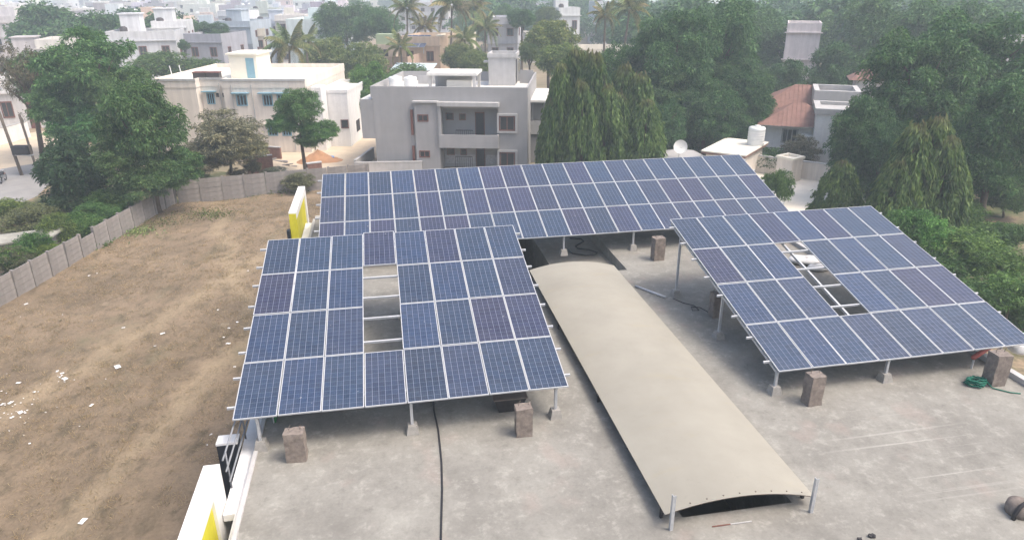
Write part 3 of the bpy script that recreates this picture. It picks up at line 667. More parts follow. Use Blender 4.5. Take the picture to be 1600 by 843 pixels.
m = MB()
for b in ((-.1, 4.35, -.14, -.062), (4.35, 6.94, .86, .938), (6.9, 15.3, -.24, -.162)): m.box(*b, 6.62, 6.82)
m.build('cornice', MT['cementlight'], ch)
m = MB(); m.box(6.0, 8.9, 4.6, 8.6, 6.352, 8.55); m.box(5.8, 9.1, 4.4, 8.8, 8.552, 8.72); m.build('stair_tower', MT['creamtop'], ch); B('tower_door', ch, MT['blue'], (7.75, 8.6, 4.56, 4.598, 6.36, 8.25))
for (x, w_, y) in ((4.75, .8, 1.0), (8.2, 1.1, -.1), (10.85, 1.0, -.1), (12.3, .95, -.1)):
    window(ch, x, 4.35, w_, 1.05, y, MT['blue'], 3, 1, .09, .08); B('sunshade', ch, MT['blue'], (x - .3, x + w_ + .3, y - .55, y - .003, 5.52, 5.60))
    window(ch, x + .1, 1.55, w_, 1.0, y, MT['blue'], 3, 1, .09, .08); B('sunshade', ch, MT['cream'], (x - .2, x + w_ + .3, y - .5, y - .003, 2.7, 2.78))
for x in (5.65, 6.3): window(ch, x, 4.95, .45, .5, 1.0, MT['cream'], 1, 1, .05)
for x in (6.2, 7.9, 9.9, 13.6): MB().tube([(x, -.2 if x > 7 else .9, .2), (x, -.2 if x > 7 else .9, 6.3)], .045, 6).build('drain_pipe', MT['cementlight'], ch)
ch.scale = (1, 1, 1.06)
def cl(x, y, z): return Vector((P.x, 71.2, 0)) + Matrix.Rotation(R(-2), 4, 'Z') @ Vector((x, y, z * 1.06))
for k, x in enumerate((3.9, 5.3)):
    t_ = empty('roof_crate', cl(x, 2.2, 6.35), .1, ('dark square roof tank farther from the stair tower of the cream house', 'dark square roof tank next to the stair tower of the cream house')[k], 'tank', 'dark tanks on the cream house')
    B('body', t_, MT['tankblack'], (-.6, .6, -.5, .5, 0, .85)); B('lid', t_, MT['wood'], (-.64, .64, -.54, .54, .852, .93))
for k, (x, y) in enumerate(((.6, 3.0), (1.3, 3.6))):
    tag(MB().tube([cl(x, y, 6.35), cl(x - .15, y, 7.7)], .05, 6).build('roof_pole', MT['tank']), ('taller thin white pole at the corner of the cream roof', 'thin white pole standing just in from the corner pole of the cream roof')[k], 'pole')
an = empty('white_annex', (cl(15.4, 0, 0).x, 71.5, 0), R(-2), 'plain white annex block attached to the end of the cream house', 'building')
m = MB(); m.box(.25, 3.2, 1.8, 10.5, 0, 5.5); parapet(m, .2, 3.25, 1.75, 10.55, 5.502, 5.8); m.build('wall', MT['white'], an); B('roof', an, MT['creamtop'], (.35, 3.1, 1.9, 10.4, 5.503, 5.55)); B('dark_side_plate', an, MT['dark'], (3.202, 3.23, 4.5, 6.0, 1.0, 2.2)); window(an, 3.25 - .95, 1.9, .8, .9, 1.798, MT['wood'], 1, 1, .06)  # the annex side carries a thin flat dark plate
m = MB(); m.box(.002, 1.1, -.1, 1.7, 0, 6.3); m.build('end_block', MT['white'], an)

# ---- tile-roofed house and its outbuildings
th = empty('tiled_house', (25.3, 65.0, 0), R(-20), 'white house with red clay tile roofs among dark trees', 'house')
def hip(m, x0, x1, y0, y1, z0, z1, ins, mi=0):
    vs = [(x0, y0, z0), (x1, y0, z0), (x1, y1, z0), (x0, y1, z0), (x0 + ins, (y0 + y1) / 2, z1), (x1 - ins, (y0 + y1) / 2, z1)]
    m.add(vs, [(0, 1, 5, 4), (1, 2, 5), (2, 3, 4, 5), (3, 0, 4), (3, 2, 1, 0)], mi)
def tiled(m, x0, x1, y0, y1, z0, z1, ins, parent):
    hip(m, x0, x1, y0, y1, z0, z1, ins); o = m.build('roof', MT['tile'], parent)
    rb = MB(); n = int((x1 - x0) / .32)
    for k in range(n):
        x = x0 + (k + .5) * (x1 - x0) / n; q = min(1.0, (x - x0) / ins, (x1 - x) / ins); yt = y0 + q * ((y0 + y1) / 2 - y0)
        rb.tube([(x, y0 + .02, z0 + .01), (x, yt, z0 + q * (z1 - z0) + .02)], .032, 5)
    rb.build('tile_ribs', MT['tile'], o); return o
B('wall', th, MT['white'], (-1.5, 2.08, .8, 12, 0, 3.42)); B('eave', th, MT['cementlight'], (-2.0, 2.07, -.3, 4.9, 3.422, 3.50)); tiled(MB(), -2.05, 3.9, -.35, 6.0, 3.502, 5.25, 2.6, th); tiled(MB(), -2.6, 5.0, 6.1, 13.0, 4.0, 6.1, 3.2, th)
th.scale = (1.18, 1, 1); window(th, -.15, 1.75, 1.2, 1.35, .8, MT['cement'], 3, 1, .09)
m = MB(); m.tube([(-2.2, -.6, 1.5), (1.5, -.6, 1.5)], .04, 6); m.tube([(-2.2, -.6, .9), (1.5, -.6, .9)], .04, 6)
for k in range(8): x = -2.2 + k * .46; m.tube([(x, -.6, .9), (x + .46, -.6, 1.5)], .03, 5); m.tube([(x + .46, -.6, .9), (x, -.6, 1.5)], .03, 5)
m.build('balustrade', MT['dark'], th); B('porch', th, MT['cementlight'], (-2.3, 1.6, -.7, .797, 0, .88))
m = MB(); m.box(2.1, 5.3, -1.3, 9.5, 0, 4.9); m.build('block', MT['white'], th); m = MB(); m.box(1.95, 5.45, -1.5, 9.6, 4.902, 5.1); parapet(m, 1.95, 5.45, -1.5, 3.6, 5.102, 5.4, .45); parapet(m, 1.95, 5.45, 4.6, 9.6, 5.102, 6.2, .4); m.build('terrace_parapet', MT['cementlight'], th)
B('tower', th, MT['white'], (5.35, 7.9, 10.6, 13.2, 0, 6.65)); tiled(MB(), 4.8, 8.5, 10.0, 13.8, 6.652, 7.9, 1.7, th)
B('chimney', th, MT['brick'], (8.7, 9.6, 18.6, 19.5, 0, 8.1)); B('chimney_cap', th, MT['tile'], (8.5, 9.8, 18.4, 19.7, 8.102, 9.0))
m = MB().lathe([(.5, 0), (.55, .5), (.2, .62)], 12, (1.6, .3, 2.2)); m.build('wall_lamp_shade', MT['tank'], th, True)
cs = [G(x, y, 2.45) for x, y in ((1095, 235), (1165, 243), (1201, 222), (1135, 215))]; cc = sum(cs, Vector()) / 4
shd = empty('pump_shed', (cc.x, cc.y, 0), 0, 'small shed with a flat cream slab roof carrying a white tank', 'shed')
def ring(k, z): return [((c.x - cc.x) * k, (c.y - cc.y) * k, z) for c in cs]
def prism(nm, k, z0, z1, mat): MB().add(ring(k, z0) + ring(k, z1), [(3, 2, 1, 0), (4, 5, 6, 7), (0, 1, 5, 4), (1, 2, 6, 5), (2, 3, 7, 6), (3, 0, 4, 7)]).build(nm, MT[mat], shd)
prism('wall', .84, 0, 2.2, 'cream'); prism('roof_edge', .99, 2.202, 2.36, 'tile'); prism('roof', 1.0, 2.362, 2.46, 'creamtop')
water_tank(G(1180, 226, 2.46), .72, 1.65, 'white plastic water tank on the flat roof of the pump shed')
sd = empty('low_shed', (D(1060, 231, 61).x, 61.2, 0), R(10), 'low grey pent roof just behind the far array', 'shed'); B('wall', sd, MT['cement'], (-2, 2, -1, 1.5, 0, 2.0)); m = MB(); m.add([(-2.4, -1.4, 2.0), (2.4, -1.4, 2.0), (2.4, 2, 2.0), (-2.4, 2, 2.0), (-.3, .3, 2.7), (.3, .3, 2.7)], [(0, 1, 5, 4), (1, 2, 5), (2, 3, 4, 5), (3, 0, 4), (3, 2, 1, 0)]); m.build('roof', MT['cement'], sd); sd.scale = (1, 1, .78)
ds = empty('satellite_dish', D(1062, 229, 60) - Vector((0, 0, 1.05)), 0, 'small round white satellite dish above the low shed', 'dish')
m = MB(); pr_ = [(0.02, 0), (.3, .04), (.55, .13), (.60, .19), (.56, .15), (.3, .07), (.02, .03)]; m.lathe(pr_, 20); o = m.build('bowl', MT['tank'], ds, True); o.rotation_euler = (R(78), 0, 0); o.location = (0, -.1, 1.05)
MB().tube([(0, 0, 0), (0, 0, 1.0)], .04, 6).build('mast', MT['galv'], ds); MB().tube([(0, -.25, 1.05), (0, -.65, 1.05)], .025, 5).build('feed_arm', MT['galv'], ds)

# ---- generic masonry houses: parts wall, roof, windows, stair head, tank
def house(x, y, rz, w_, d_, st_, col, label, group=None, nowin=False, style=0, seed=0, name='house', sill=0.9, wincol=None, topcol=None):
    r_ = random.Random(seed); h_ = st_ * 3.05; o = empty(name, (x, y, 0), rz, label, 'house', group)
    m = MB(); m.box(-w_ / 2, w_ / 2, 0, d_, 0, h_); parapet(m, -w_ / 2, w_ / 2, 0, d_, h_ + .002, h_ + .8); m.build('wall', MT['plaster'], o, color=col)
    B('roof', o, MT['plaster'], (-w_ / 2 + .15, w_ / 2 - .15, .15, d_ - .15, h_ + .003, h_ + .08), color=topcol or (.62, .6, .57))
    for s_ in range(st_):
        B('slab_band', o, MT['plaster'], (-w_ / 2 - .25, w_ / 2 + .25, -.3, -.003, (s_ + 1) * 3.05 - .35, (s_ + 1) * 3.05 - .22), color=[c * .9 for c in col])
        n = max(2, int(w_ / 3.0)); wm = wincol or MT['wood']
        for k in range(n):
            xx = -w_ / 2 + (k + .5) * w_ / n
            if nowin: continue
            if s_ == 0 and k == n // 2:
                dd = B('door', o, MT['wood'], (xx - .5, xx + .5, -.05, -.002, 0, 2.1))
            else: window(o, xx - .6, s_ * 3.05 + sill, 1.2, 1.25, 0, wm, 2, 1, .1, .08)
        for k in range(max(1, int(d_ / 4))): window(o, (k + .5) * d_ / max(1, int(d_ / 4)) - .5, s_ * 3.05 + sill, 1.0, 1.2, w_ / 2, wm, 2, 1, .1, .08, axis='x')
    if style % 2 == 0:
        sx = r_.choice((-1, 1)) * w_ * .22; m = MB(); m.box(sx - 1.5, sx + 1.5, d_ * .45, d_ * .45 + 3.2, h_ + .082, h_ + 2.6); m.box(sx - 1.7, sx + 1.7, d_ * .45 - .2, d_ * .45 + 3.4, h_ + 2.602, h_ + 2.75); m.build('stair_head', MT['plaster'], o, color=[min(.8, c * 1.08) for c in col])
    if style % 3 != 1:
        m = MB().lathe([(.6, 0), (.62, 1.0), (.3, 1.2)], 14, (-w_ * .3, d_ * .3, h_ + .082)); m.build('roof_tank', MT['tank'] if style % 2 else MT['tankblack'], o, True)
    if style % 3 == 2 and st_ > 1:
        m = MB(); m.box(-w_ / 2, w_ * .1, -1.3, -.004, 2.95, 3.12); m.box(-w_ / 2, w_ * .1, -1.3, -1.18, 3.122, 3.95); m.box(-w_ / 2, -w_ / 2 + .12, -1.18, -.004, 3.122, 3.95); m.box(w_ * .1 - .12, w_ * .1, -1.18, -.004, 3.122, 3.95); m.build('balcony', MT['plaster'], o, color=[min(.8, c * 1.1) for c in col])
        for xx in (-w_ / 2 + .1, w_ * .1 - .3): B('balcony_post', o, MT['plaster'], (xx, xx + .2, -1.29, -1.1, 0, 2.948), color=col)
    return o
def HP(px, py_top, Y):                   # where a house of known roof height stands
    p = D(px, py_top, Y); return p.x, Y, p.z
def put(px, ytop, Y, wpx, d_, rz, col, label, st_=None, **kw):
    p = D(px, ytop, Y); w_ = wpx / ppm(p); st_ = st_ or max(1, round((p.z - .8) / 3.05)); o = house(p.x, Y, rz, w_, d_, st_, col, label, **kw); o.scale.z = max(.72, min(1.6, p.z / (st_ * 3.05 + .8))); return o
put(218, 49, 118, 100, 11, .25, (.62, .62, .63), 'white two-storey house with jutting balconies beyond the big left-hand tree', st_=2, style=2, seed=1)
put(262, 33, 128, 50, 8, .25, (.66, .66, .66), 'white upper house with pale green stair head behind the balcony house', st_=3, style=0, seed=2)
put(315, 53, 122, 62, 9, -.12, (.36, .36, .40), 'bare bluish-grey house in front of the pale blue block', st_=2, style=1, seed=3)
put(362, 33, 138, 58, 9, -.12, (.42, .47, .52), 'pale blue-grey block with balconies beside the distant track', st_=3, style=2, seed=4)
put(360, 17, 175, 44, 8, -.1, (.70, .70, .71), 'tall plain white house behind the pale blue-grey block', st_=3, style=1, seed=5)
put(396, 45, 140, 28, 8, .2, (.55, .50, .42), 'small tan house with an open front at the bend of the track', st_=2, style=1, seed=6)
put(418, 30, 165, 44, 9, .2, (.46, .50, .57), 'lilac-grey three-storey house beside the cream stepped house', st_=3, style=0, seed=7)
put(452, 24, 160, 46, 11, .15, (.66, .62, .58), 'cream stepped house with a red roof edge behind the bent palm', st_=3, style=1, seed=8)
put(655, 57, 112, 66, 10, -.2, (.62, .47, .34), 'peach house carrying a small solar array and a green tank', st_=2, style=1, seed=9)
put(612, 75, 106, 50, 8, -.2, (.55, .40, .31), 'terracotta-washed low house next to the peach house', st_=1, style=1, seed=10)
put(700, 55, 116, 40, 10, -.2, (.66, .60, .48), 'pale yellow house wing with an outside stair behind the palms', st_=2, style=1, seed=11)
put(785, 27, 130, 48, 9, -.12, (.50, .50, .53), 'grey house with a white upper band and canopy beside the mango tree', st_=3, style=1, seed=12)
put(660, 5, 230, 80, 12, -.1, (.58, .57, .57), 'large pale block of flats hazy behind the tall palms', st_=4, style=0, seed=13)
put(890, 12, 170, 34, 9, .1, (.70, .70, .68), 'small white house between the dark columnar trees', st_=2, style=0, seed=14)
put(955, 48, 118, 100, 10, .05, (.68, .62, .52), 'long low cream house behind the coconut palms', st_=1, style=1, seed=15)
put(950, 2, 210, 40, 9, .1, (.66, .65, .66), 'white upper-storey house just showing over the palm crowns', st_=3, style=0, seed=16)
put(840, 22, 160, 34, 9, .1, (.60, .55, .50), 'beige low house half hidden by the mango tree', st_=1, style=1, seed=17)
put(1258, 36, 96, 50, 7, -.35, (.74, .66, .64), 'pinkish-grey stained tower house rising out of the trees', st_=3, style=1, seed=18, nowin=True)
put(1222, 47, 104, 30, 8, -.3, (.70, .66, .55), 'cream house wing beside the stained tower house', st_=2, style=1, seed=19)
put(1350, 36, 130, 60, 9, -.2, (.66, .64, .60), 'pale house glimpsed through the trees beyond the tile roofs', st_=2, style=1, seed=20)
put(1585, 55, 105, 50, 9, -.2, (.64, .62, .58), 'white house glimpsed through the big tree at the right', st_=2, style=1, seed=21)
put(18, 122, 84, 66, 9, .35, (.62, .60, .58), 'white single-storey house by the road behind the bare branches', st_=1, style=1, seed=22)
put(10, 82, 108, 60, 9, .3, (.50, .46, .45), 'grey-brown two-storey house behind the bare tree at the left', st_=2, style=0, seed=23)
put(78, 62, 112, 44, 9, .3, (.66, .63, .58), 'pale house seen through the branches of the left-hand trees', st_=2, style=1, seed=24)
brick_wall(G(-60, 243), G(47, 214), 1.7, .25, 'long white roadside wall at the left edge', 'white')
put(800, 76, 96, 26, 7, 0, (.62, .55, .42), 'small tan building behind the grey house stair tower', st_=1, style=1, seed=26)
gt = empty('green_roof_tank', D(601, 52, 108) - Vector((0, 0, 1.2)), 0, 'pale green square tank on the terracotta-washed house', 'tank')
B('stand', gt, MT['plaster'], (-1.6, 1.6, -1, 1.4, -3.2, -.3), color=(.55, .45, .36)); B('body', gt, MT['paint'], (-1.2, 1.2, -.8, 1.2, -.298, 1.1), color=(.36, .42, .27)); B('doorway', gt, MT['dark'], (-.2, .5, -1.03, -1.002, -2.6, -1.0))
# small solar table on the peach roof
ps = empty('roof_solar_table', D(650, 76, 113), -.2, 'small blue solar table on the peach house roof', 'solar array')
for j in range(2):
    for i in range(4):
        o = link('solar_panel', FRAME, ps, loc=(-2.0 + i * PW, 1.6 - j * PL * math.cos(.4), 1.9 - j * PL * math.sin(.4)), rot=(.4, 0, 0)); link('glass', GLASS, o, color=(.06, .08, .14))
for x in (-1.8, 1.8):
    B('leg', ps, MT['galv'], (x - .05, x + .05, 1.4, 1.5, -.6, 1.8)); B('leg', ps, MT['galv'], (x - .05, x + .05, -1.8, -1.7, -.6, .45))
tin = empty('tin_awning', D(647, 108, 101), -.2, 'pale blue tin awning in front of the peach house', 'awning')
m = MB(); m.add([(-3, -1.3, 0), (3, -1.3, 0), (3, 1.3, .7), (-3, 1.3, .7), (-3, -1.3, -.05), (3, -1.3, -.05), (3, 1.3, .65), (-3, 1.3, .65)], [(0, 1, 2, 3), (7, 6, 5, 4), (0, 4, 5, 1), (1, 5, 6, 2), (2, 6, 7, 3), (3, 7, 4, 0)]); m.build('roof', MT['paint'], tin, color=(.48, .56, .60))
for x in (-2.8, 2.8): B('post', tin, MT['wood'], (x - .08, x + .08, -1.2, -1.04, -D(647, 108, 101).z, -.06))
# flat slab shed beyond the field wall
cs = [G(x, y, 1.65) for x, y in ((-30, 384), (82, 367), (103, 352), (-10, 366))]; cc = sum(cs, Vector()) / 4
shd = empty('slab_shed', (cc.x, cc.y, 0), 0, 'low shed with a pale slab roof over the wall at the left edge', 'shed')
prism('wall', .86, 0, 1.5, 'precast'); prism('roof', 1.0, 1.502, 1.60, 'footdark')

# ---- the far town: prototypes copied over the plain
PROT = []
PAL = [(.66, .65, .64), (.60, .57, .54), (.50, .49, .50), (.64, .56, .47), (.46, .50, .56), (.58, .47, .43), (.70, .69, .66), (.40, .38, .39)]
LABS = ['small far house in the hazy town with whitewashed walls', 'small far house in the hazy town with off-white walls', 'small far house in the hazy town with mid-grey walls', 'small far house in the hazy town with tan walls',
        'small far house in the hazy town with bluish walls', 'small far house in the hazy town with brick-pink walls', 'small far house in the hazy town with bright white walls', 'small far house in the hazy town with dark grey walls']
def far_house_mesh(w_, d_, st_, seed):
    """wall, windows and stair head; windows are recessed boxes on front and side"""
    r_ = random.Random(seed); h_ = st_ * 3.05; m = MB(); wn_ = MB(); m.box(-w_ / 2, w_ / 2, 0, d_, 0, h_); parapet(m, -w_ / 2, w_ / 2, 0, d_, h_ + .002, h_ + .8, .2)
    sx = r_.uniform(-.2, .2) * w_; m.box(sx - 1.6, sx + 1.6, d_ * .4, d_ * .4 + 3.2, h_ + .004, h_ + 2.7)
    if r_.random() < .5: m.box(-w_ / 2, w_ * .2, -1.2, -.003, 2.95, 3.9)
    for s_ in range(st_):
        n = max(2, int(w_ / 2.8)); m.box(-w_ / 2 - .3, w_ / 2 + .3, -.35, -.004, s_ * 3.05 + 2.5, s_ * 3.05 + 2.64)
        for k in range(n):
            xx = -w_ / 2 + (k + .5) * w_ / n
            wn_.box(xx - .6, xx + .6, -.03, -.002, s_ * 3.05 + .9, s_ * 3.05 + 2.2)
        for k in range(2): yy = d_ * (k + .5) / 2; wn_.box(w_ / 2 + .002, w_ / 2 + .03, yy - .5, yy + .5, s_ * 3.05 + .9, s_ * 3.05 + 2.1)
    tk = MB().lathe([(.65, 0), (.68, 1.1), (.3, 1.3)], 10, (-w_ * .3, d_ * .25, h_ + .01))
    return m.mesh('wall', MT['plaster']), wn_.mesh('windows', MT['glass']), tk.mesh('roof_tank', MT['tank'] if seed % 2 else MT['tankblack'])
FH = [far_house_mesh(w_, d_, s_, k) for k, (w_, d_, s_) in enumerate(((8, 10, 1), (9, 11, 2), (10, 9, 2), (12, 10, 2), (8, 12, 3), (11, 12, 3), (14, 10, 1), (7, 8, 2)))]
KEEPOUT = [(D(px, 60, Y).x, Y) for px, Y in ((218, 122), (262, 132), (315, 126), (362, 142), (360, 180), (396, 144), (418, 169), (452, 165), (655, 116), (700, 120), (785, 134), (660, 235), (890, 174), (955, 122), (950, 214))]
TOWN = []
def far_house(x, y):
    k = rng.randrange(8); c = rng.choices(range(8), (5, 3, 3, 2, 2, 2, 3, 2))[0]; f = FH[k]; col = [q * rng.uniform(.92, 1.06) for q in PAL[c]]
    o = empty('town_house', (x, y, -.02), rng.choice((.15, .15, .15 - math.pi / 2, .15 + math.pi)) + rng.uniform(-.15, .15), LABS[c], 'house', 'far town houses, ' + LABS[c][37:])
    link('wall', f[0], o, color=col); link('windows', f[1], o); link('roof_tank', f[2], o); TOWN.append((x, y))
def try_town(n, px0, px1, y0, y1, gap0, gap1):
    c = 0; t_ = 0
    while c < n and t_ < n * 40:
        t_ += 1; Y = y0 * (y1 / y0) ** rng.random(); px = rng.uniform(px0, px1); x = D(px, 30, Y).x; gp = gap0 + (gap1 - gap0) * (Y - y0) / (y1 - y0)
        if any((x - a) ** 2 + (Y - b) ** 2 < 15 ** 2 for a, b in KEEPOUT) or any((x - a) ** 2 + (Y - b) ** 2 < gp * gp for a, b in TOWN): continue
        if Y < 185 and 395 < px < 470: continue
        far_house(x, Y); c += 1
try_town(195, -30, 520, 150, 520, 11.5, 15)
try_town(85, -40, 640, 520, 1000, 17, 26)
try_town(20, 620, 1000, 190, 700, 18, 28)

# ================================================================== VEGETATION
def leaf_mesh(name, quads, mat):
    """quads: (n,4,3) array"""
    n = len(quads); me = bpy.data.meshes.new(name); v = quads.reshape(-1, 3)
    me.vertices.add(n * 4); me.vertices.foreach_set('co', v.ravel()); me.loops.add(n * 4); me.loops.foreach_set('vertex_index', np.arange(n * 4))
    me.polygons.add(n); me.polygons.foreach_set('loop_start', np.arange(0, n * 4, 4)); me.polygons.foreach_set('loop_total', np.full(n, 4)); me.materials.append(mat); me.update(calc_edges=True); return me
def unit(a): return a / np.maximum(np.linalg.norm(a, axis=-1, keepdims=True), 1e-9)
def leaves(base, direc, length, width, rs, droop=0.35):
    """bent diamond leaves from base along direc"""
    n = len(base); d_ = unit(direc); r_ = unit(np.cross(d_, rs.normal(size=(n, 3)))); L = (length * rs.uniform(.7, 1.3, n))[:, None]; W = (width * rs.uniform(.7, 1.3, n))[:, None]
    mid = base + d_ * L * .5; tip = base + d_ * L; tip[:, 2] -= (L[:, 0] * droop); mid[:, 2] -= L[:, 0] * droop * .2
    return np.stack([base, mid - r_ * W * .5, tip, mid + r_ * W * .5], axis=1)
def crown(seed, boughs, tpb, spt, per, ll, lw, mat, tr=(.10, .19), spread=.22, fill=.12):
    """crown of unit half-size: boughs carry flat-topped tufts, tufts carry leaf sprays; gaps stay open between them"""
    rs = np.random.RandomState(seed); k = np.arange(boughs); zc = 1 - 1.62 * (k + .5) / boughs; a = k * 2.39996 + rs.uniform(-.4, .4, boughs)
    rr = np.sqrt(np.maximum(0, 1 - zc ** 2)); bd_ = np.stack([rr * np.cos(a), rr * np.sin(a), zc], 1); bc = bd_ * rs.uniform(.46, .80, boughs)[:, None] * (1 + .18 * np.sin(2 * a + seed))[:, None]
    tc = np.repeat(bc, tpb, 0) + rs.normal(size=(boughs * tpb, 3)) * spread * np.array([1, 1, .75]); nr_ = np.linalg.norm(tc, axis=1, keepdims=True); tc = np.where(nr_ > .90, tc / nr_ * .90, tc)
    r_ = rs.uniform(*tr, len(tc)); q = np.repeat(np.arange(len(tc)), spt); n = len(q)
    dv = unit(rs.normal(size=(n, 3))); dv[:, 2] = np.where(rs.rand(n) < .75, np.abs(dv[:, 2]), dv[:, 2])
    pos = tc[q] + dv * (r_[q] * rs.uniform(.7, 1.1, n))[:, None] * np.array([1.1, 1.1, .72])
    m_ = int(n * fill); inner = unit(rs.normal(size=(m_, 3))) * (rs.rand(m_, 1) ** .5) * .62; pos = np.concatenate([pos, inner]); dv = np.concatenate([dv, unit(inner)]); n += m_
    b = np.repeat(pos, per, 0); od = np.repeat(dv, per, 0); b = b + rs.normal(size=b.shape) * ll * .4
    return leaf_mesh('crown', leaves(b, unit(od * .9 + rs.normal(size=b.shape) * .65 + np.array([0, 0, .05])), ll, lw, rs, .45), mat)
NEEM = [crown(10 + k, (17, 13, 16, 12, 15)[k], (7, 7, 6, 7, 7)[k], 40, 7, .080, .029, MT['neem'], tr=((.11, .22), (.13, .24), (.11, .20), (.12, .23), (.11, .21))[k], spread=(.22, .20, .24, .22, .19)[k], fill=.07) for k in range(5)]
MANGO = [crown(30 + k, 20, 8, 22, 7, .095, .036, MT['mango'], tr=(.11, .20)) for k in range(3)]
DUST = [crown(40 + k, 15, 8, 18, 6, .095, .032, MT['dusty'], tr=(.09, .16), spread=.26) for k in range(2)]
FAR = [crown(50 + k, 14, 6, 16, 5, .15, .075, MT['neem'], tr=(.15, .26)) for k in range(3)]
SHRUB = [crown(60 + k, 9, 7, 16, 6, .18, .055, MT['shrub'], tr=(.16, .30), spread=.28) for k in range(3)]
BUSHDARK = [crown(70, 12, 8, 18, 6, .15, .055, MT['neem'], tr=(.14, .26), fill=.3)]
SPARSE = [crown(80, 18, 5, 9, 5, .085, .028, MT['dusty'], tr=(.08, .15), spread=.3, fill=.02)]
def ashoka(seed, tufts=330, per=46):
    """weeping spire of unit height: shaggy overlapping tufts of hanging leaves"""
    rs = np.random.RandomState(seed); z = 1 - rs.rand(tufts) ** .75; th = rs.uniform(0, 2 * math.pi, tufts)
    rad = .21 * np.minimum(1, (1.03 - z) * 1.9) ** .8 * rs.uniform(.72, 1.12, tufts) * (1 + .22 * np.sin(2 * th + seed * 2))
    c = np.stack([rad * np.cos(th), rad * np.sin(th), z * .96 + .03], 1); q = np.repeat(np.arange(tufts), per); n = len(q); t_ = rs.rand(n)
    o = np.stack([np.cos(th), np.sin(th), np.zeros(tufts)], 1)[q]
    b = c[q] + o * (t_[:, None] * .035) + np.stack([np.zeros(n), np.zeros(n), -t_ ** 1.3 * .10], 1) + rs.normal(size=(n, 3)) * np.array([.016, .016, .012]); b[:, 2] = np.maximum(b[:, 2], .05)
    return leaf_mesh('crown', leaves(b, o * .35 + np.array([0, 0, -1.0]) + rs.normal(size=b.shape) * .25, .050, .015, rs, .1), MT['ashoka'])
ASH = [ashoka(k) for k in range(3)]

def trunk_mesh(h_, rc, rz_, seed, rad=None, limbs=6, lean=.05):
    r_ = random.Random(seed); m = MB(); rad = rad or max(.08, h_ * .022); zc = h_ - rz_; top = Vector((r_.uniform(-lean, lean) * h_, r_.uniform(-lean, lean) * h_, max(zc, h_ * .35)))
    m.tube([(0, 0, -.1), (0, 0, h_ * .08), top * .5 + Vector((r_.uniform(-.1, .1), r_.uniform(-.1, .1), 0)), top], [rad * 1.35, rad, rad * .8, rad * .55], 9)
    for k in range(limbs):
        a = 2 * math.pi * (k + r_.uniform(-.3, .3)) / limbs; st_ = top * r_.uniform(.55, .95); e = Vector((math.cos(a) * rc * .62, math.sin(a) * rc * .62, zc + rz_ * r_.uniform(-.1, .6)))
        mid = (st_ + e) * .5 + Vector((r_.uniform(-.1, .1) * rc, r_.uniform(-.1, .1) * rc, .1 * rz_))
        m.tube([st_, mid, e], [rad * .42, rad * .27, rad * .08], 6)
    return m.mesh('trunk', MT['bark'], True)
SEED = [100]
def tree(x, y, h_, rc, rz_, crowns, label, name='neem_tree', group=None, tint=(1, 1, 1), extra=None, limbs=6, lean=.05, cat='tree', trunk=None, rad=None):
    SEED[0] += 1; r_ = random.Random(SEED[0]); o = empty(name, (x, y, -.02), 0, label, cat, group)
    if trunk is None: link('trunk', trunk_mesh(h_, rc, rz_, SEED[0], rad, limbs, lean), o)
    else: link('trunk', trunk, o, scale=(h_ / 10, h_ / 10, h_ / 10))
    k = r_.uniform(.9, 1.1)
    link('crown', r_.choice(crowns), o, color=[c * k for c in tint], loc=(0, 0, h_ - rz_ * .95), rot=(0, 0, r_.uniform(0, 6.28)), scale=(rc * r_.uniform(.92, 1.08), rc * r_.uniform(.85, 1.1), rz_))
    for (dx, dy, dz, a, b) in extra or ():
        link('crown', r_.choice(crowns), o, color=[c * k * r_.uniform(.9, 1.1) for c in tint], loc=(dx, dy, dz), rot=(0, 0, r_.uniform(0, 6.28)), scale=(a, a, b))
    return o
def T(px, ytop, Y, wpx, crowns, label, rz_=None, **kw):
    p = D(px, ytop, Y); rc = wpx / ppm(p) / 2; h_ = p.z; rz_ = rz_ or min(rc * .85, h_ * .45); return tree(p.x, Y, h_, rc, rz_, crowns, label, **kw)
# --- left-hand group
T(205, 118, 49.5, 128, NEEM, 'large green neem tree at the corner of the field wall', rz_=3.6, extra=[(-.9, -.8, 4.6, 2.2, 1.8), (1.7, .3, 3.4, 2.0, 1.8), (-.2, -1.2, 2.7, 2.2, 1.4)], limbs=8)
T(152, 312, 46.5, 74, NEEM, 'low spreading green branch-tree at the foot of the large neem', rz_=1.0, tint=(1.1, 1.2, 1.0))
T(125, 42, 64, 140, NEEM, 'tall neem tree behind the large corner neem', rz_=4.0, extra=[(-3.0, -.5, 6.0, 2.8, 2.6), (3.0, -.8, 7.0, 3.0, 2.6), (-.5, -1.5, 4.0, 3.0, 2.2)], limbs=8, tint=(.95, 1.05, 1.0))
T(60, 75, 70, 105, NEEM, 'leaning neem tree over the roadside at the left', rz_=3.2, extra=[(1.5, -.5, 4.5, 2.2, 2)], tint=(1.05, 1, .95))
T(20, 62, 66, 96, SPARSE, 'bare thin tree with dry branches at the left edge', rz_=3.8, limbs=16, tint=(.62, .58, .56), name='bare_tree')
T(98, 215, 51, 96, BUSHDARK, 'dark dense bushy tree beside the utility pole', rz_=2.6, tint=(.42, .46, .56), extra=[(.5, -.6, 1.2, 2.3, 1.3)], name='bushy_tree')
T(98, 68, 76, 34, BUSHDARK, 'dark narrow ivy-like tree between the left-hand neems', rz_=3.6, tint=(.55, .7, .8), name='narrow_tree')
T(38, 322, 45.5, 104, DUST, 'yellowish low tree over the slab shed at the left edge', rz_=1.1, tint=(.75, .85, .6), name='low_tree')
T(75, 382, 39.3, 46, SHRUB, 'yellow-green bush hanging over the field wall', rz_=.8, tint=(1.35, 1.15, .8), name='bush', cat='bush')
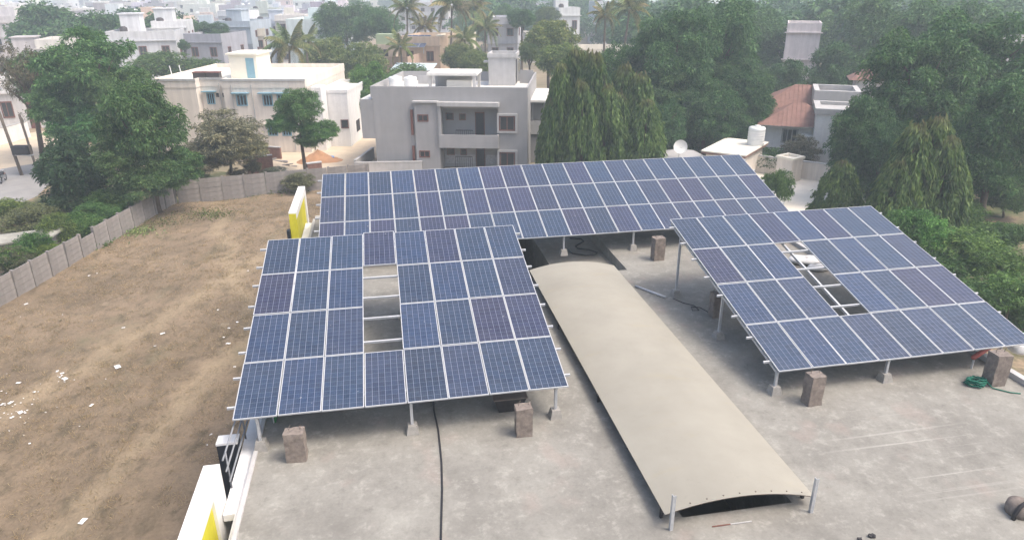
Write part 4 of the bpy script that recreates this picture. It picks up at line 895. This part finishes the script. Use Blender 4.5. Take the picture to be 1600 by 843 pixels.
for k, (px, yt, Y, wp) in enumerate(((8, 312, 50, 60), (52, 318, 49, 54), (80, 332, 46.5, 50))): T(px, yt, Y, wp, SHRUB, ('straggly yellow-green verge bush at the left edge', 'straggly verge bush below the motorcycle', 'straggly verge bush beside the dark bushy tree')[k], rz_=.8, tint=(1.3, 1.05, .85), name='bush', cat='bush')
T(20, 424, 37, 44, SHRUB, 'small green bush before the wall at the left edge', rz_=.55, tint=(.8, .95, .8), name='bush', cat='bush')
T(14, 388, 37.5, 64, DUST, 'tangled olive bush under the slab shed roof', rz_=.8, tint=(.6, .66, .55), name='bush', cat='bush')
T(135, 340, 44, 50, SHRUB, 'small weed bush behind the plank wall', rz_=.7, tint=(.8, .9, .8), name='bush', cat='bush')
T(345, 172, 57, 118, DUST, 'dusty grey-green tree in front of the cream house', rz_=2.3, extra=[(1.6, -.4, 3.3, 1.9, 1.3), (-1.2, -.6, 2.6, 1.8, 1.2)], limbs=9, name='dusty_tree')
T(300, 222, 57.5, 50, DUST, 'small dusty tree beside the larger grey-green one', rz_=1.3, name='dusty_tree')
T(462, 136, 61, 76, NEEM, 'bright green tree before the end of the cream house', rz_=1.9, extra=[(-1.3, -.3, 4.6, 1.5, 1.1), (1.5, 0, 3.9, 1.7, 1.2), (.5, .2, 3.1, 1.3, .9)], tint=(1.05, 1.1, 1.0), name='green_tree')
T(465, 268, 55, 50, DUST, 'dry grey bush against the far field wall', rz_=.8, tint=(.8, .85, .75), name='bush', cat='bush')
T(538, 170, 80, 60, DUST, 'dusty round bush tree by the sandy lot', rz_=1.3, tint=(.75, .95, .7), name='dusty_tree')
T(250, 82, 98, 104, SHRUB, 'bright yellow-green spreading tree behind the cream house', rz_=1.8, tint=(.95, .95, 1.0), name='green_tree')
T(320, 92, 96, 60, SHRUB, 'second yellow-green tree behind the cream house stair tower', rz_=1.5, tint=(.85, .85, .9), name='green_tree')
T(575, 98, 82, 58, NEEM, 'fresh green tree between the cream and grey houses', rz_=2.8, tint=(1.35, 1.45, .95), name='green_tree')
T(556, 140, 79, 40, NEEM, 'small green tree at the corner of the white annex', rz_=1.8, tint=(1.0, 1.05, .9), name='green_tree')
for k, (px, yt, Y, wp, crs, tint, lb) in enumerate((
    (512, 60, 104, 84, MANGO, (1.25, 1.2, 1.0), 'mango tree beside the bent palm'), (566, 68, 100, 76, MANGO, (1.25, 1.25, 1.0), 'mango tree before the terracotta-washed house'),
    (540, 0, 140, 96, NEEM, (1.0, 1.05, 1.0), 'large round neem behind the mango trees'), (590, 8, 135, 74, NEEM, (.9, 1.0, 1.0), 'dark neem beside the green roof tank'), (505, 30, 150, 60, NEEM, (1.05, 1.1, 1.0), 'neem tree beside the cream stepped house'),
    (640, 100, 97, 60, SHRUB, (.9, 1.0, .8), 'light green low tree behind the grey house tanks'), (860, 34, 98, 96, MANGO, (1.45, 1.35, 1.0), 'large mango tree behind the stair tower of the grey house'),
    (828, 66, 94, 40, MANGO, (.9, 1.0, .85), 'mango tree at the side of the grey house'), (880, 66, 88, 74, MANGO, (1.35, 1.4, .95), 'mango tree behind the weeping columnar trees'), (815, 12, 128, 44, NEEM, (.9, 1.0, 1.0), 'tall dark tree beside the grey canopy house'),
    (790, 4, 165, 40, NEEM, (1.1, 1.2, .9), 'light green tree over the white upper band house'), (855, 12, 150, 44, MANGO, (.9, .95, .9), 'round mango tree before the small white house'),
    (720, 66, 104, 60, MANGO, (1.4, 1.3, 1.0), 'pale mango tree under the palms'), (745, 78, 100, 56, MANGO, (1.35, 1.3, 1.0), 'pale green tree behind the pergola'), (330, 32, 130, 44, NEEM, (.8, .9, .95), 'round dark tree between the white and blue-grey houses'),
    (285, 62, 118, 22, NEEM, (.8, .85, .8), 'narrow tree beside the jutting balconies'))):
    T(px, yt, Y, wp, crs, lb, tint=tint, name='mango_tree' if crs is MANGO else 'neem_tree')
# --- weeping columnar trees
def ash_tree(px, ytop, Y, wpx, label, tint=(1, 1, 1), name='ashoka_tree'):
    p = D(px, ytop, Y); SEED[0] += 1; r_ = random.Random(SEED[0]); o = empty(name, (p.x, Y, -.02), 0, label, 'tree', 'weeping columnar trees'); wd = wpx / ppm(p)
    MB().tube([(0, 0, -.1), (0, 0, p.z * .5), (0, 0, p.z * .95)], [.16, .11, .03], 8).build('trunk', MT['bark'], o, True)
    link('crown', r_.choice(ASH), o, color=tint, rot=(r_.uniform(-.02, .02), r_.uniform(-.02, .02), r_.uniform(0, 6)), scale=(wd / .35, wd / .35, p.z)); return o
for a in ((876, 92, 58.5, 48, 'narrow weeping tree nearest the grey house'), (900, 68, 61, 54, 'tall weeping tree with a brown top behind the narrow one'), (925, 70, 59.5, 58, 'broad weeping tree with a rusty top in the middle of the row'),
          (948, 128, 58, 50, 'shorter weeping tree at the front of the row'), (980, 96, 62, 52, 'weeping tree with a red-brown pointed tip'), (1000, 106, 61, 50, 'weeping tree with a reddish tip nearest the big dark trees'),
          (1012, 150, 58.5, 52, 'low weeping tree at the end of the row'), (862, 150, 58, 34, 'slim low weeping tree against the grey house wall'), (912, 118, 57.2, 46, 'mid-height weeping tree before the rusty-topped one'), (966, 140, 59, 46, 'mid-height weeping tree between the two groups of tips')): ash_tree(*a[:4], a[4], name='ashoka_tree')
ash_tree(1318, 246, 46.5, 46, 'small pointed weeping tree beside the paved yard', (.95, .95, .95))
for a in ((1436, 188, 43, 74, 'weeping tree at the left of the right-hand clump'), (1468, 178, 43.5, 80, 'tallest weeping tree of the right-hand clump'), (1490, 205, 42.5, 66, 'weeping tree at the right of the right-hand clump'), (1412, 245, 42, 56, 'low weeping tree at the front of the right-hand clump')): ash_tree(*a[:4], a[4], (1.05, 1.0, 1.0))
# --- big dark trees at the right
for k, (px, yt, Y, wp, rz_, ex, lb, ti) in enumerate((
    (980, 62, 74, 96, 4.0, [(-1, -1, 4, 2.6, 2.5)], 'dark neem behind the rusty-tipped weeping trees', (.9, 1.0, .95)),
    (1060, 8, 70, 150, 5.0, [(-2, -2, 6, 3.4, 3), (2, -1.5, 5, 3.2, 3), (0, -2, 3.5, 3.4, 2.6)], 'huge dark neem in the middle of the right-hand wood', (.85, .95, .95)),
    (1135, -8, 76, 150, 5.5, [(1, -2.5, 6, 3.6, 3), (-2, -2, 4, 3.4, 3)], 'tallest dark neem at the back of the right-hand wood', (.85, .95, .95)),
    (1110, 118, 68, 110, 3.4, [(1.5, -1, 3, 2.6, 2.2)], 'lower dark neem in front of the huge one', (.8, .95, .9)),
    (1160, 92, 70, 100, 3.8, [(0, -1.5, 3.4, 2.8, 2.4)], 'dark neem behind the pump shed', (.78, .9, .92)),
    (1195, 10, 104, 110, 5.2, [(-2, -2, 5, 4, 3)], 'hazy neem beside the stained tower house', (.95, 1.0, .95)),
    (1325, 62, 84, 110, 4.2, [(-2, -2, 4, 3, 2.6), (2, -1, 4, 3, 2.5)], 'neem in front of the stained tower house', (.85, .95, .95)),
    (1300, 18, 118, 90, 4.6, [], 'bright green tree behind the stained tower house', (1.35, 1.35, 1.0)),
    (1235, 85, 84, 90, 3.8, [(0, -1, 3.5, 3, 2.4)], 'dark neem behind the red tile roof', (.8, .92, .92)),
    (1385, -4, 92, 150, 5.5, [(0, -2, 6, 4.5, 3.5)], 'hazy tall tree beyond the tile-roofed tower', (1.0, 1.05, 1.0)),
    (1450, 40, 56, 170, 4.6, [(-1.2, -1.5, 5.0, 2.8, 2.6), (2.4, -1.5, 5.5, 3.6, 3), (.6, -2.4, 4.2, 3.4, 2.8)], 'broad neem overhanging the tile-roofed house', (.92, 1.05, .95)),
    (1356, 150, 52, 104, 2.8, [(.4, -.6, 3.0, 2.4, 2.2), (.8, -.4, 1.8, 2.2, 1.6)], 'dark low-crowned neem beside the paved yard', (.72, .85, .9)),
    (1545, 10, 58, 200, 5.4, [(-2, -2, 5.5, 3.8, 3.2), (2, -1, 6, 4, 3.4), (-1, -2.5, 3.6, 3.6, 2.6)], 'huge neem at the right edge', (.85, 1.0, .95)),
    (1590, 110, 47, 150, 4.0, [(-1.2, -.5, 4, 2.8, 2.4)], 'neem hanging in at the right edge of the picture', (.85, 1.0, .95)),
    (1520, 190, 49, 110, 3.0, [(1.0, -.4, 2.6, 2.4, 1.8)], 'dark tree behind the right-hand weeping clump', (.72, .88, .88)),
    (1490, -10, 88, 150, 5.6, [(0, -1.5, 7, 4.5, 3.6)], 'hazy tall tree behind the huge neem', (1.0, 1.1, 1.05)),
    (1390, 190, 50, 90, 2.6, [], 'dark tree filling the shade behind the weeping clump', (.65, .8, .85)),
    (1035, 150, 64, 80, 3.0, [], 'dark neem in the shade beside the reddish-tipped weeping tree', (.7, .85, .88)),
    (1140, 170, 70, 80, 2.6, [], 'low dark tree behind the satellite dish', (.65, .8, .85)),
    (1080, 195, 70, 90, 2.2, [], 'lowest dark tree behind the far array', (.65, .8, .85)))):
    T(px, yt, Y, wp, NEEM, lb, rz_=rz_, extra=ex, tint=ti, limbs=7)
# --- shrubs at the right
for k, (px, yt, Y, wp, rz_, ti, lb, crs) in enumerate((
    (1428, 326, 37, 66, 1.1, (.9, 1.2, 1.0), 'round leafy shrub just past the corner of the array', SHRUB), (1462, 342, 36, 54, 1.0, (1.15, 1.55, 1.3), 'fresh green shrub beside the round leafy one', SHRUB),
    (1520, 362, 35, 100, 1.1, (.95, 1.0, .8), 'wide light green shrub by the dirt patch', SHRUB), (1565, 392, 33, 90, .9, (.85, .9, .75), 'shrub below the dirt patch at the right edge', SHRUB), (1590, 432, 30, 90, .9, (1.0, 1.15, 1.0), 'shrub beyond the low corner of the array', SHRUB),
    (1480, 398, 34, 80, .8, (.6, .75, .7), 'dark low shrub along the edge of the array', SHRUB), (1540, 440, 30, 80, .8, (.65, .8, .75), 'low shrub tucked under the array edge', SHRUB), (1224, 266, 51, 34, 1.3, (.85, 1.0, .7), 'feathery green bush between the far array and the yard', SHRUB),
    (1205, 270, 52, 26, .9, (.75, .9, .7), 'small feathery bush right behind the far array corner', SHRUB), (1255, 212, 61.5, 62, 1.6, (.55, .55, .62), 'dry grey bush before the tile-roofed house', DUST), (1215, 232, 62.5, 60, 1.2, (.42, .6, .5), 'dark hedge bush under the balustrade', SHRUB),
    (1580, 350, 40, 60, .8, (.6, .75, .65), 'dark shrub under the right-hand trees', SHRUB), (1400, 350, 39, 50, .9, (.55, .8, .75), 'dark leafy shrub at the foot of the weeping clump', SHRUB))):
    T(px, yt, Y, wp, crs, lb, rz_=rz_, tint=ti, name='bush', cat='bush')

for k, (px, py) in enumerate(((30, 430), (62, 412), (95, 392), (118, 372), (160, 352), (178, 345), (196, 338), (262, 316), (300, 300), (372, 292), (398, 290), (430, 289))):
    q = G(px, py); tree(q.x, q.y, rng.uniform(1.5, 2.4), rng.uniform(.8, 1.5), rng.uniform(.6, 1.0), SHRUB if k < 8 else DUST, 'creeper bush growing along the plank wall beside the neighbouring plot' if k < 8 else 'dusty creeper bush growing along the far plank wall', name='wall_creeper', cat='bush', group='creepers on the field wall, ' + ('plot side' if k < 8 else 'far side'), tint=(rng.uniform(.6, 1.0), rng.uniform(.7, 1.0), rng.uniform(.6, .9)))
UG = ['dark undergrowth bush beneath the right-hand trees', 'lighter undergrowth bush along the right-hand trees']
for k in range(34):
    px = rng.uniform(1400, 1640) if k < 22 else rng.uniform(1480, 1640); Y = rng.uniform(44, 58) if k < 22 else rng.uniform(30, 44); q = D(px, 300, Y)
    if q.x < 30.5 and Y > 47: continue
    if math.cos(YAW) * q.x + math.sin(YAW) * Y < 20.5: continue
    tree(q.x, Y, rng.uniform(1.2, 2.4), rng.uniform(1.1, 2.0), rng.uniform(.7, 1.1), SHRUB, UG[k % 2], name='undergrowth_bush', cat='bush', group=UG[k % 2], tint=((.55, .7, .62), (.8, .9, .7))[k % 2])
# --- coconut palms
def frond_mesh(seed, L=3.2, droop=1.0):
    rs = np.random.RandomState(seed); n = 34; t_ = np.linspace(.12, 1, n); x = L * t_ * (1 - .12 * droop * t_); z = .55 * L * (t_ * .75 - droop * t_ ** 2.1); q = []
    for s_ in (-1, 1):
        ln = .85 * np.sin(np.pi * np.clip(t_ * .86 + .10, 0, 1)) ** .7
        for k in range(n):
            b = np.array([x[k], 0, z[k]]); tip = b + np.array([.35 * ln[k], s_ * ln[k] * .62, -ln[k] * (.55 + .25 * rs.rand())]); a = np.array([.055, 0, 0]); q.append([b - a, b + a, tip + a * .35, tip - a * .35])
    me = leaf_mesh('frond', np.array(q), MT['palm']); return me
FRO = [frond_mesh(k, droop=d) for k, d in enumerate((.55, .85, 1.15, 1.6, 2.1))]
def palm(px, ycrown, Y, label, size=1.0, n=20, lean=0.0, tint=(1, 1, 1)):
    p = D(px, ycrown, Y); o = empty('coconut_palm', (p.x - lean, Y, -.02), 0, label, 'palm', 'coconut palms'); SEED[0] += 1; r_ = random.Random(SEED[0]); h_ = p.z
    MB().tube([(0, 0, -.1), (lean * .25, 0, h_ * .35), (lean * .65, 0, h_ * .7), (lean, 0, h_)], [.24, .17, .15, .13], 9).build('trunk', MT['palmbark'], o, True)
    for k in range(n):
        f = k / n; me = FRO[min(4, int(f * 5))]; sc = size * r_.uniform(.85, 1.15); tl = (.9 - 1.25 * f) + r_.uniform(-.12, .12)
        dry = r_.random() < .18 and f > .5; c = (1.9, 1.45, 1.3) if dry else [q * r_.uniform(.85, 1.2) for q in tint]
        link('frond', me, o, color=c, loc=(lean, 0, h_), rot=(0, -tl, k * 2.399 + r_.uniform(-.2, .2)), scale=(sc, sc, sc))
    return o
palm(452, 72, 92, 'coconut palm with bent yellowing fronds behind the cream house', 1.15, 22, .8)
palm(626, 74, 104, 'short palm with dry fronds in front of the peach house', .85, 18, tint=(1.3, 1.2, 1.0))
palm(636, 14, 122, 'tall palm above the peach house', 1.1, 20, .5)
palm(664, 42, 124, 'brownish palm behind the small solar table', .95, 18, tint=(1.4, 1.15, 1.0))
palm(706, 10, 112, 'tall slender palm with a bare trunk beside the yellow house', 1.2, 22, .6)
palm(740, 14, 128, 'feathery pale palm behind the tall slender one', 1.2, 20, .3, (1.2, 1.15, 1.0))
palm(758, 44, 118, 'lower palm beside the grey canopy house', 1.0, 20, tint=(1.1, 1.1, 1.0))
palm(726, 62, 108, 'short pale palm at the end of the yellow house', .9, 18, tint=(1.25, 1.2, 1.0))
palm(946, 24, 106, 'short palm with drooping dry fronds at the long cream house', .85, 18, tint=(1.2, 1.1, 1.0))
palm(984, 14, 100, 'leaning palm in front of the long cream house', 1.05, 20, 1.0, (1.1, 1.05, 1.0))
palm(478, 66, 98, 'smaller palm right behind the bent palm', .8, 16, .2)

# --- far trees: copies of shared crowns
FTR = trunk_mesh(10, 4, 4, 5)
FTL = ['round dark tree among the far town houses', 'grey-green tree among the far town houses', 'tree of the far wood beyond the palms']
WOOD = ((760, 'far wood tree behind the tall palms'), (1000, 'far wood tree behind the long cream house'), (1200, 'far wood tree behind the huge dark neems'), (1400, 'far wood tree around the stained tower house'), (9999, 'far wood tree beyond the big neem at the right edge'))
def far_tree(px, Y, lab, rmin=3.0, rmax=5.5, tint=(.9, 1, 1)):
    x = D(px, 30, Y).x
    if any((x - a) ** 2 + (Y - b) ** 2 < 8 ** 2 for a, b in TOWN) or any((x - a) ** 2 + (Y - b) ** 2 < 9 ** 2 for a, b in KEEPOUT): return
    rc = rng.uniform(rmin, rmax); h_ = rc * rng.uniform(1.7, 2.3)
    lb = FTL[lab] if lab < 2 else [q[1] for q in WOOD if px < q[0]][0]
    tree(x, Y, h_, rc, rc * .9, FAR, lb, name='far_tree', group=lb, tint=tint, trunk=FTR)
for k in range(130): far_tree(rng.uniform(-20, 560), 150 * (950 / 150) ** rng.random(), k % 2, tint=(.9, 1, 1) if k % 2 == 0 else (1.25, 1.2, 1.15))
for k in range(22): far_tree(rng.uniform(50, 262), rng.uniform(128, 185), 0, 4.5, 6.5)
for k in range(90): far_tree(rng.uniform(600, 1650), 180 * (900 / 180) ** rng.random(), 2, 4, 7)
for k in range(46): far_tree(rng.uniform(990, 1650), rng.uniform(110, 200), 2, 4.5, 7)
for k in range(18): far_tree(rng.uniform(760, 1000), rng.uniform(190, 300), 2, 5, 7.5)

# --- dry grass over the field, weeds, litter
rs = np.random.RandomState(4); n = 7600
tx = rs.uniform(-26.3, -4, n); ty = 8 + 48.5 * rs.rand(n); den = np.sin(tx * .7 + 1.2 * np.sin(ty * .33)) + np.sin(ty * .5 + tx * .25) + rs.normal(size=n) * .9
ok = np.array([in_field(a, b) and b < 57 for a, b in zip(tx, ty)]) & (den > -.5) & (tx * math.cos(YAW) + ty * math.sin(YAW) < -4.6); tx, ty = tx[ok], ty[ok]; n = len(tx); per = 20
sz = np.repeat(rs.uniform(.5, 1.5, n), per); n2 = n * per; ang = rs.uniform(0, 6.283, n2); rr_ = rs.rand(n2) * .32 * sz
gx = np.repeat(tx, per) + rr_ * np.cos(ang); gy = np.repeat(ty, per) + rr_ * np.sin(ang)
b = np.stack([gx, gy, np.array([fh(a, c) for a, c in zip(gx, gy)]) - .01], 1); dr = np.stack([np.cos(ang) * .6 + rs.normal(size=n2) * .35, np.sin(ang) * .6 + rs.normal(size=n2) * .35, np.full(n2, .8)], 1)
gro = link('dry_grass', leaf_mesh('dry_grass', leaves(b, dr, .20, .013, rs, .3), MT['grass']), color=(1, 1, 1)); tag(gro, 'thin dry brown grass covering the open field', 'grass', kind='stuff')
def weed_patch(px, py, n_, sp, hh, tint, lb):
    c = G(px, py); rs2 = np.random.RandomState(int(px * 7 + py)); xy = rs2.normal(size=(n_, 2)) * sp; b = np.stack([c.x + xy[:, 0], c.y + xy[:, 1] * .7, np.array([fh(c.x + a, c.y + d) for a, d in xy]) + rs2.rand(n_) * hh * .5], 1)
    dr = np.stack([rs2.normal(size=n_), rs2.normal(size=n_), np.abs(rs2.normal(size=n_))], 1); o = link('weeds', leaf_mesh('weeds', leaves(b, dr, hh * .6, hh * .16, rs2, .3), MT['shrub']), color=tint); tag(o, lb, 'weeds', kind='stuff')
for px, py, n_, sp, hh, ti, lb in ((332, 338, 500, 1.1, .35, (.9, .75, .7), 'low green weeds on the far part of the field'), (250, 352, 350, .9, .3, (.8, .7, .7), 'low weeds near the large neem'), (215, 366, 350, .7, .4, (2.0, 1.6, 2.2), 'pale weeds near the plank wall'),
    (135, 388, 400, .7, .5, (.8, .9, .8), 'green weeds at the foot of the plank wall'), (150, 372, 300, .7, .4, (.8, .9, .8), 'weeds along the plank wall below the neem'), (380, 302, 500, 1.3, .4, (.7, .65, .6), 'dry weeds along the far wall'), (440, 300, 400, 1.0, .5, (.9, .8, .7), 'weeds by the far wall corner')): weed_patch(px, py, n_, sp, hh, ti, lb)
SCR = [(185, 578, .22), (143, 633, .12), (103, 596, .16), (99, 588, .10), (91, 585, .10), (30, 601, .12), (42, 479, .12), (255, 525, .14), (357, 539, .14), (350, 528, .08), (371, 504, .10), (358, 513, .09), (194, 517, .10), (243, 544, .07), (140, 433, .10), (152, 429, .08), (341, 486, .08), (33, 647, .16), (18, 634, .12), (20, 655, .10), (5, 636, .10), (132, 822, .17), (330, 680, .07), (55, 616, .08), (368, 580, .07), (388, 425, .08)]
for k, (x, y, s_) in enumerate(SCR):
    c = G(x, y); r_ = random.Random(k); m = MB(); a = s_; n = 3; vs = []
    for j in range(n + 1):
        for i in range(n + 1): vs.append((a * (i / n - .5) * 1.5, a * (j / n - .5), .03 + r_.uniform(0, .05) * a * 4))
    fs = [(j * 4 + i, j * 4 + i + 1, (j + 1) * 4 + i + 1, (j + 1) * 4 + i) for j in range(n) for i in range(n)]
    o = m.add(vs, fs).build('paper_scrap', MT['paper']); o.location = (c.x, c.y, fh(c.x, c.y)); o.rotation_euler = (0, 0, r_.uniform(0, 6)); tag(o, 'larger white paper scrap lying alone on the field' if k == 0 else ('pale square stone-like scrap low on the field' if k == 21 else 'small white paper scrap lying on the dry field'), 'litter', 'paper scraps on the field')
m = MB(); r_ = random.Random(9)
for k in range(56):
    if k < 36: p = G(abs(r_.gauss(0, 42)), 640 + r_.gauss(0, 26))
    elif k < 48: p = G(100 + r_.gauss(0, 7), 597 + r_.gauss(0, 4))
    else: p = G(r_.uniform(0, 360), r_.uniform(400, 720))
    if p.x < -26 or not in_field(p.x, p.y): continue
    s_ = r_.uniform(.015, .035); a = r_.uniform(0, 6); z = fh(p.x, p.y) + .05; m.box(-s_, s_, -s_ * .6, s_ * .6, 0, .012, mat=Matrix.Translation((p.x, p.y, z)) @ Matrix.Rotation(a, 4, 'Z') @ Matrix.Rotation(r_.uniform(-.4, .4), 4, 'X'))
tag(m.build('litter', MT['paper']), 'tiny white litter specks strewn over the field', 'litter', kind='stuff')

# --- street furniture, motorcycles, rubble
up = empty('utility_pole', (-44.0, 61.6, 0), 0, 'leaning utility pole with a dark transformer box beside the road', 'utility pole')
MB().tube([(0, 0, -.1), (-.35, 0, 4), (-.75, 0, 8.2)], [.14, .12, .10], 8).build('pole', MT['palmbark'], up, True); B('transformer', up, MT['dark'], (-.1, 1.3, -.35, .35, 1.9, 2.65)); B('bracket', up, MT['galv'], (-.3, 1.5, -.1, .1, 1.78, 1.898)); MB().tube([(1.5, 0, -.1), (1.2, 0, 5.4)], .10, 8).build('second_pole', MT['palmbark'], up, True); B('cross_arm', up, MT['galv'], (-1.6, .3, -.06, .06, 7.5, 7.62))
MB().tube([(-.75, -.1, 7.6), (-8, -16, 6.2), (-16, -34, 6.0)], .025, 5).build('wire', MT['rubber'], up)
def motorcycle(loc, rz, label):
    o = empty('motorcycle', loc, rz, label, 'motorcycle', 'parked motorcycles')
    for x in (-.62, .62):
        w_ = MB(); n = 20; ring = [(x + .27 * math.cos(2 * math.pi * k / n), 0, .30 + .27 * math.sin(2 * math.pi * k / n)) for k in range(n + 1)]; wo = w_.tube(ring, .045, 6, cap=False).build('wheel', MT['rubber'], o, True)
        r2_ = MB()
        for k in range(6): r2_.tube([(x, 0, .3), (x + .24 * math.cos(k * 1.047), 0, .3 + .24 * math.sin(k * 1.047))], .012, 4)
        r2_.build('rim', MT['chrome'], wo)
    MB().tube([(-.62, 0, .3), (-.2, 0, .42), (.15, 0, .45), (.4, 0, .75)], .05, 6).build('frame', MT['dark'], o); MB().box(-.15, .2, -.13, .13, .3, .58, tx=.03).build('engine', MT['chrome'], o)
    MB().box(-.05, .36, -.13, .13, .68, .86, tx=.07, ty=.04).build('fuel_tank', MT['black'], o); MB().box(-.72, -.04, -.12, .12, .70, .80, tx=.04, ty=.02).build('seat', MT['rubber'], o)
    MB().tube([(.62, .07, .3), (.42, .07, .92)], .025, 6).build('fork', MT['chrome'], o); MB().tube([(.62, -.07, .3), (.42, -.07, .92)], .025, 6).build('fork', MT['chrome'], o); MB().tube([(.30, -.36, 1.0), (.42, 0, .95), (.30, .36, 1.0)], .018, 6).build('handlebar', MT['chrome'], o)
    MB().lathe([(.02, -.05), (.09, 0), (.09, .05)], 12, (0, 0, 0)).build('headlight', MT['tank'], o).location = (.50, 0, .86); MB().box(.42, .82, -.06, .06, .58, .61).build('mudguard', MT['red'], o); MB().box(-.9, -.5, -.06, .06, .60, .63).build('mudguard', MT['black'], o)
    return o
motorcycle(G(6, 284), 1.9, 'dark motorcycle on the road at the left edge'); motorcycle(G(549, 224), 1.2, 'motorcycle parked on the sandy lot beyond the bright green tree')
def mound(px, py, r_, h_, mat, label, seed):
    rr = random.Random(seed); m = MB(); n = 22; k = 8; vs = []; fs = []
    for i in range(k + 1):
        for j in range(n):
            q = i / k; a = 2 * math.pi * j / n; rad = r_ * q * (1 + .15 * math.sin(3 * a + seed) + rr.uniform(-.06, .06)); vs.append((rad * math.cos(a), rad * math.sin(a) * .8, h_ * (1 - q) ** 1.2 * (1 + rr.uniform(-.12, .12)) - .03))
    for i in range(k):
        for j in range(n): fs.append((i * n + j, (i + 1) * n + j, (i + 1) * n + (j + 1) % n, i * n + (j + 1) % n))
    o = m.add(vs, fs).build('soil_mound', MT[mat], smooth=True); o.location = G(px, py); return tag(o, label, 'mound')
mound(512, 222, 2.0, 2.0, 'soil', 'tall orange soil heap at the edge of the sandy lot', 1); mound(498, 250, 2.2, 1.0, 'soil', 'low orange soil heap at the foot of the bright green tree', 2); mound(425, 262, 2.6, .7, 'sand', 'pale rubble heap behind the far field wall', 3); pass
rr = random.Random(11); PLK = MB().box(-1.1, 1.1, -.12, .12, 0, .06).mesh('plank', MT['precast'])
for k, (x, y) in enumerate(((300, 235), (318, 243), (335, 250), (395, 258), (410, 252), (425, 256), (418, 264), (436, 262), (404, 266))):
    pile = empty('plank_pile', G(x, y), rr.uniform(0, 3), 'loose pile of pale planks behind the far field wall', 'planks', 'plank piles in the builder yard')
    for q in range(5): link('plank', PLK, pile, loc=(rr.uniform(-.4, .4), rr.uniform(-.5, .5), .07 * q), rot=(0, rr.uniform(-.05, .12), rr.uniform(-.7, .7)))
bt = empty('blue_sack', G(515, 250), .3, 'small blue plastic heap on the sandy lot', 'plastic sheet'); rough_block(.9, .6, .35, 77, 3, 2).build('cover', MT['paint'], bt, color=(.16, .30, .55))

# ------------------------------------------------------------------ haze
hv = bpy.data.materials.new('air'); hv.use_nodes = True; t = hv.node_tree; t.nodes.remove(t.nodes['Principled BSDF'])
pv = t.nodes.new('ShaderNodeVolumePrincipled'); pv.inputs['Color'].default_value = (.80, .92, 1.0, 1); pv.inputs['Density'].default_value = 0.0015; pv.inputs['Anisotropy'].default_value = 0.2
t.links.new(pv.outputs[0], t.nodes['Material Output'].inputs['Volume'])
tag(MB().box(-1720, 1720, -80, 3220, -1.2, 24).build('haze', hv), 'pale haze filling the air over the town', 'haze', kind='stuff')
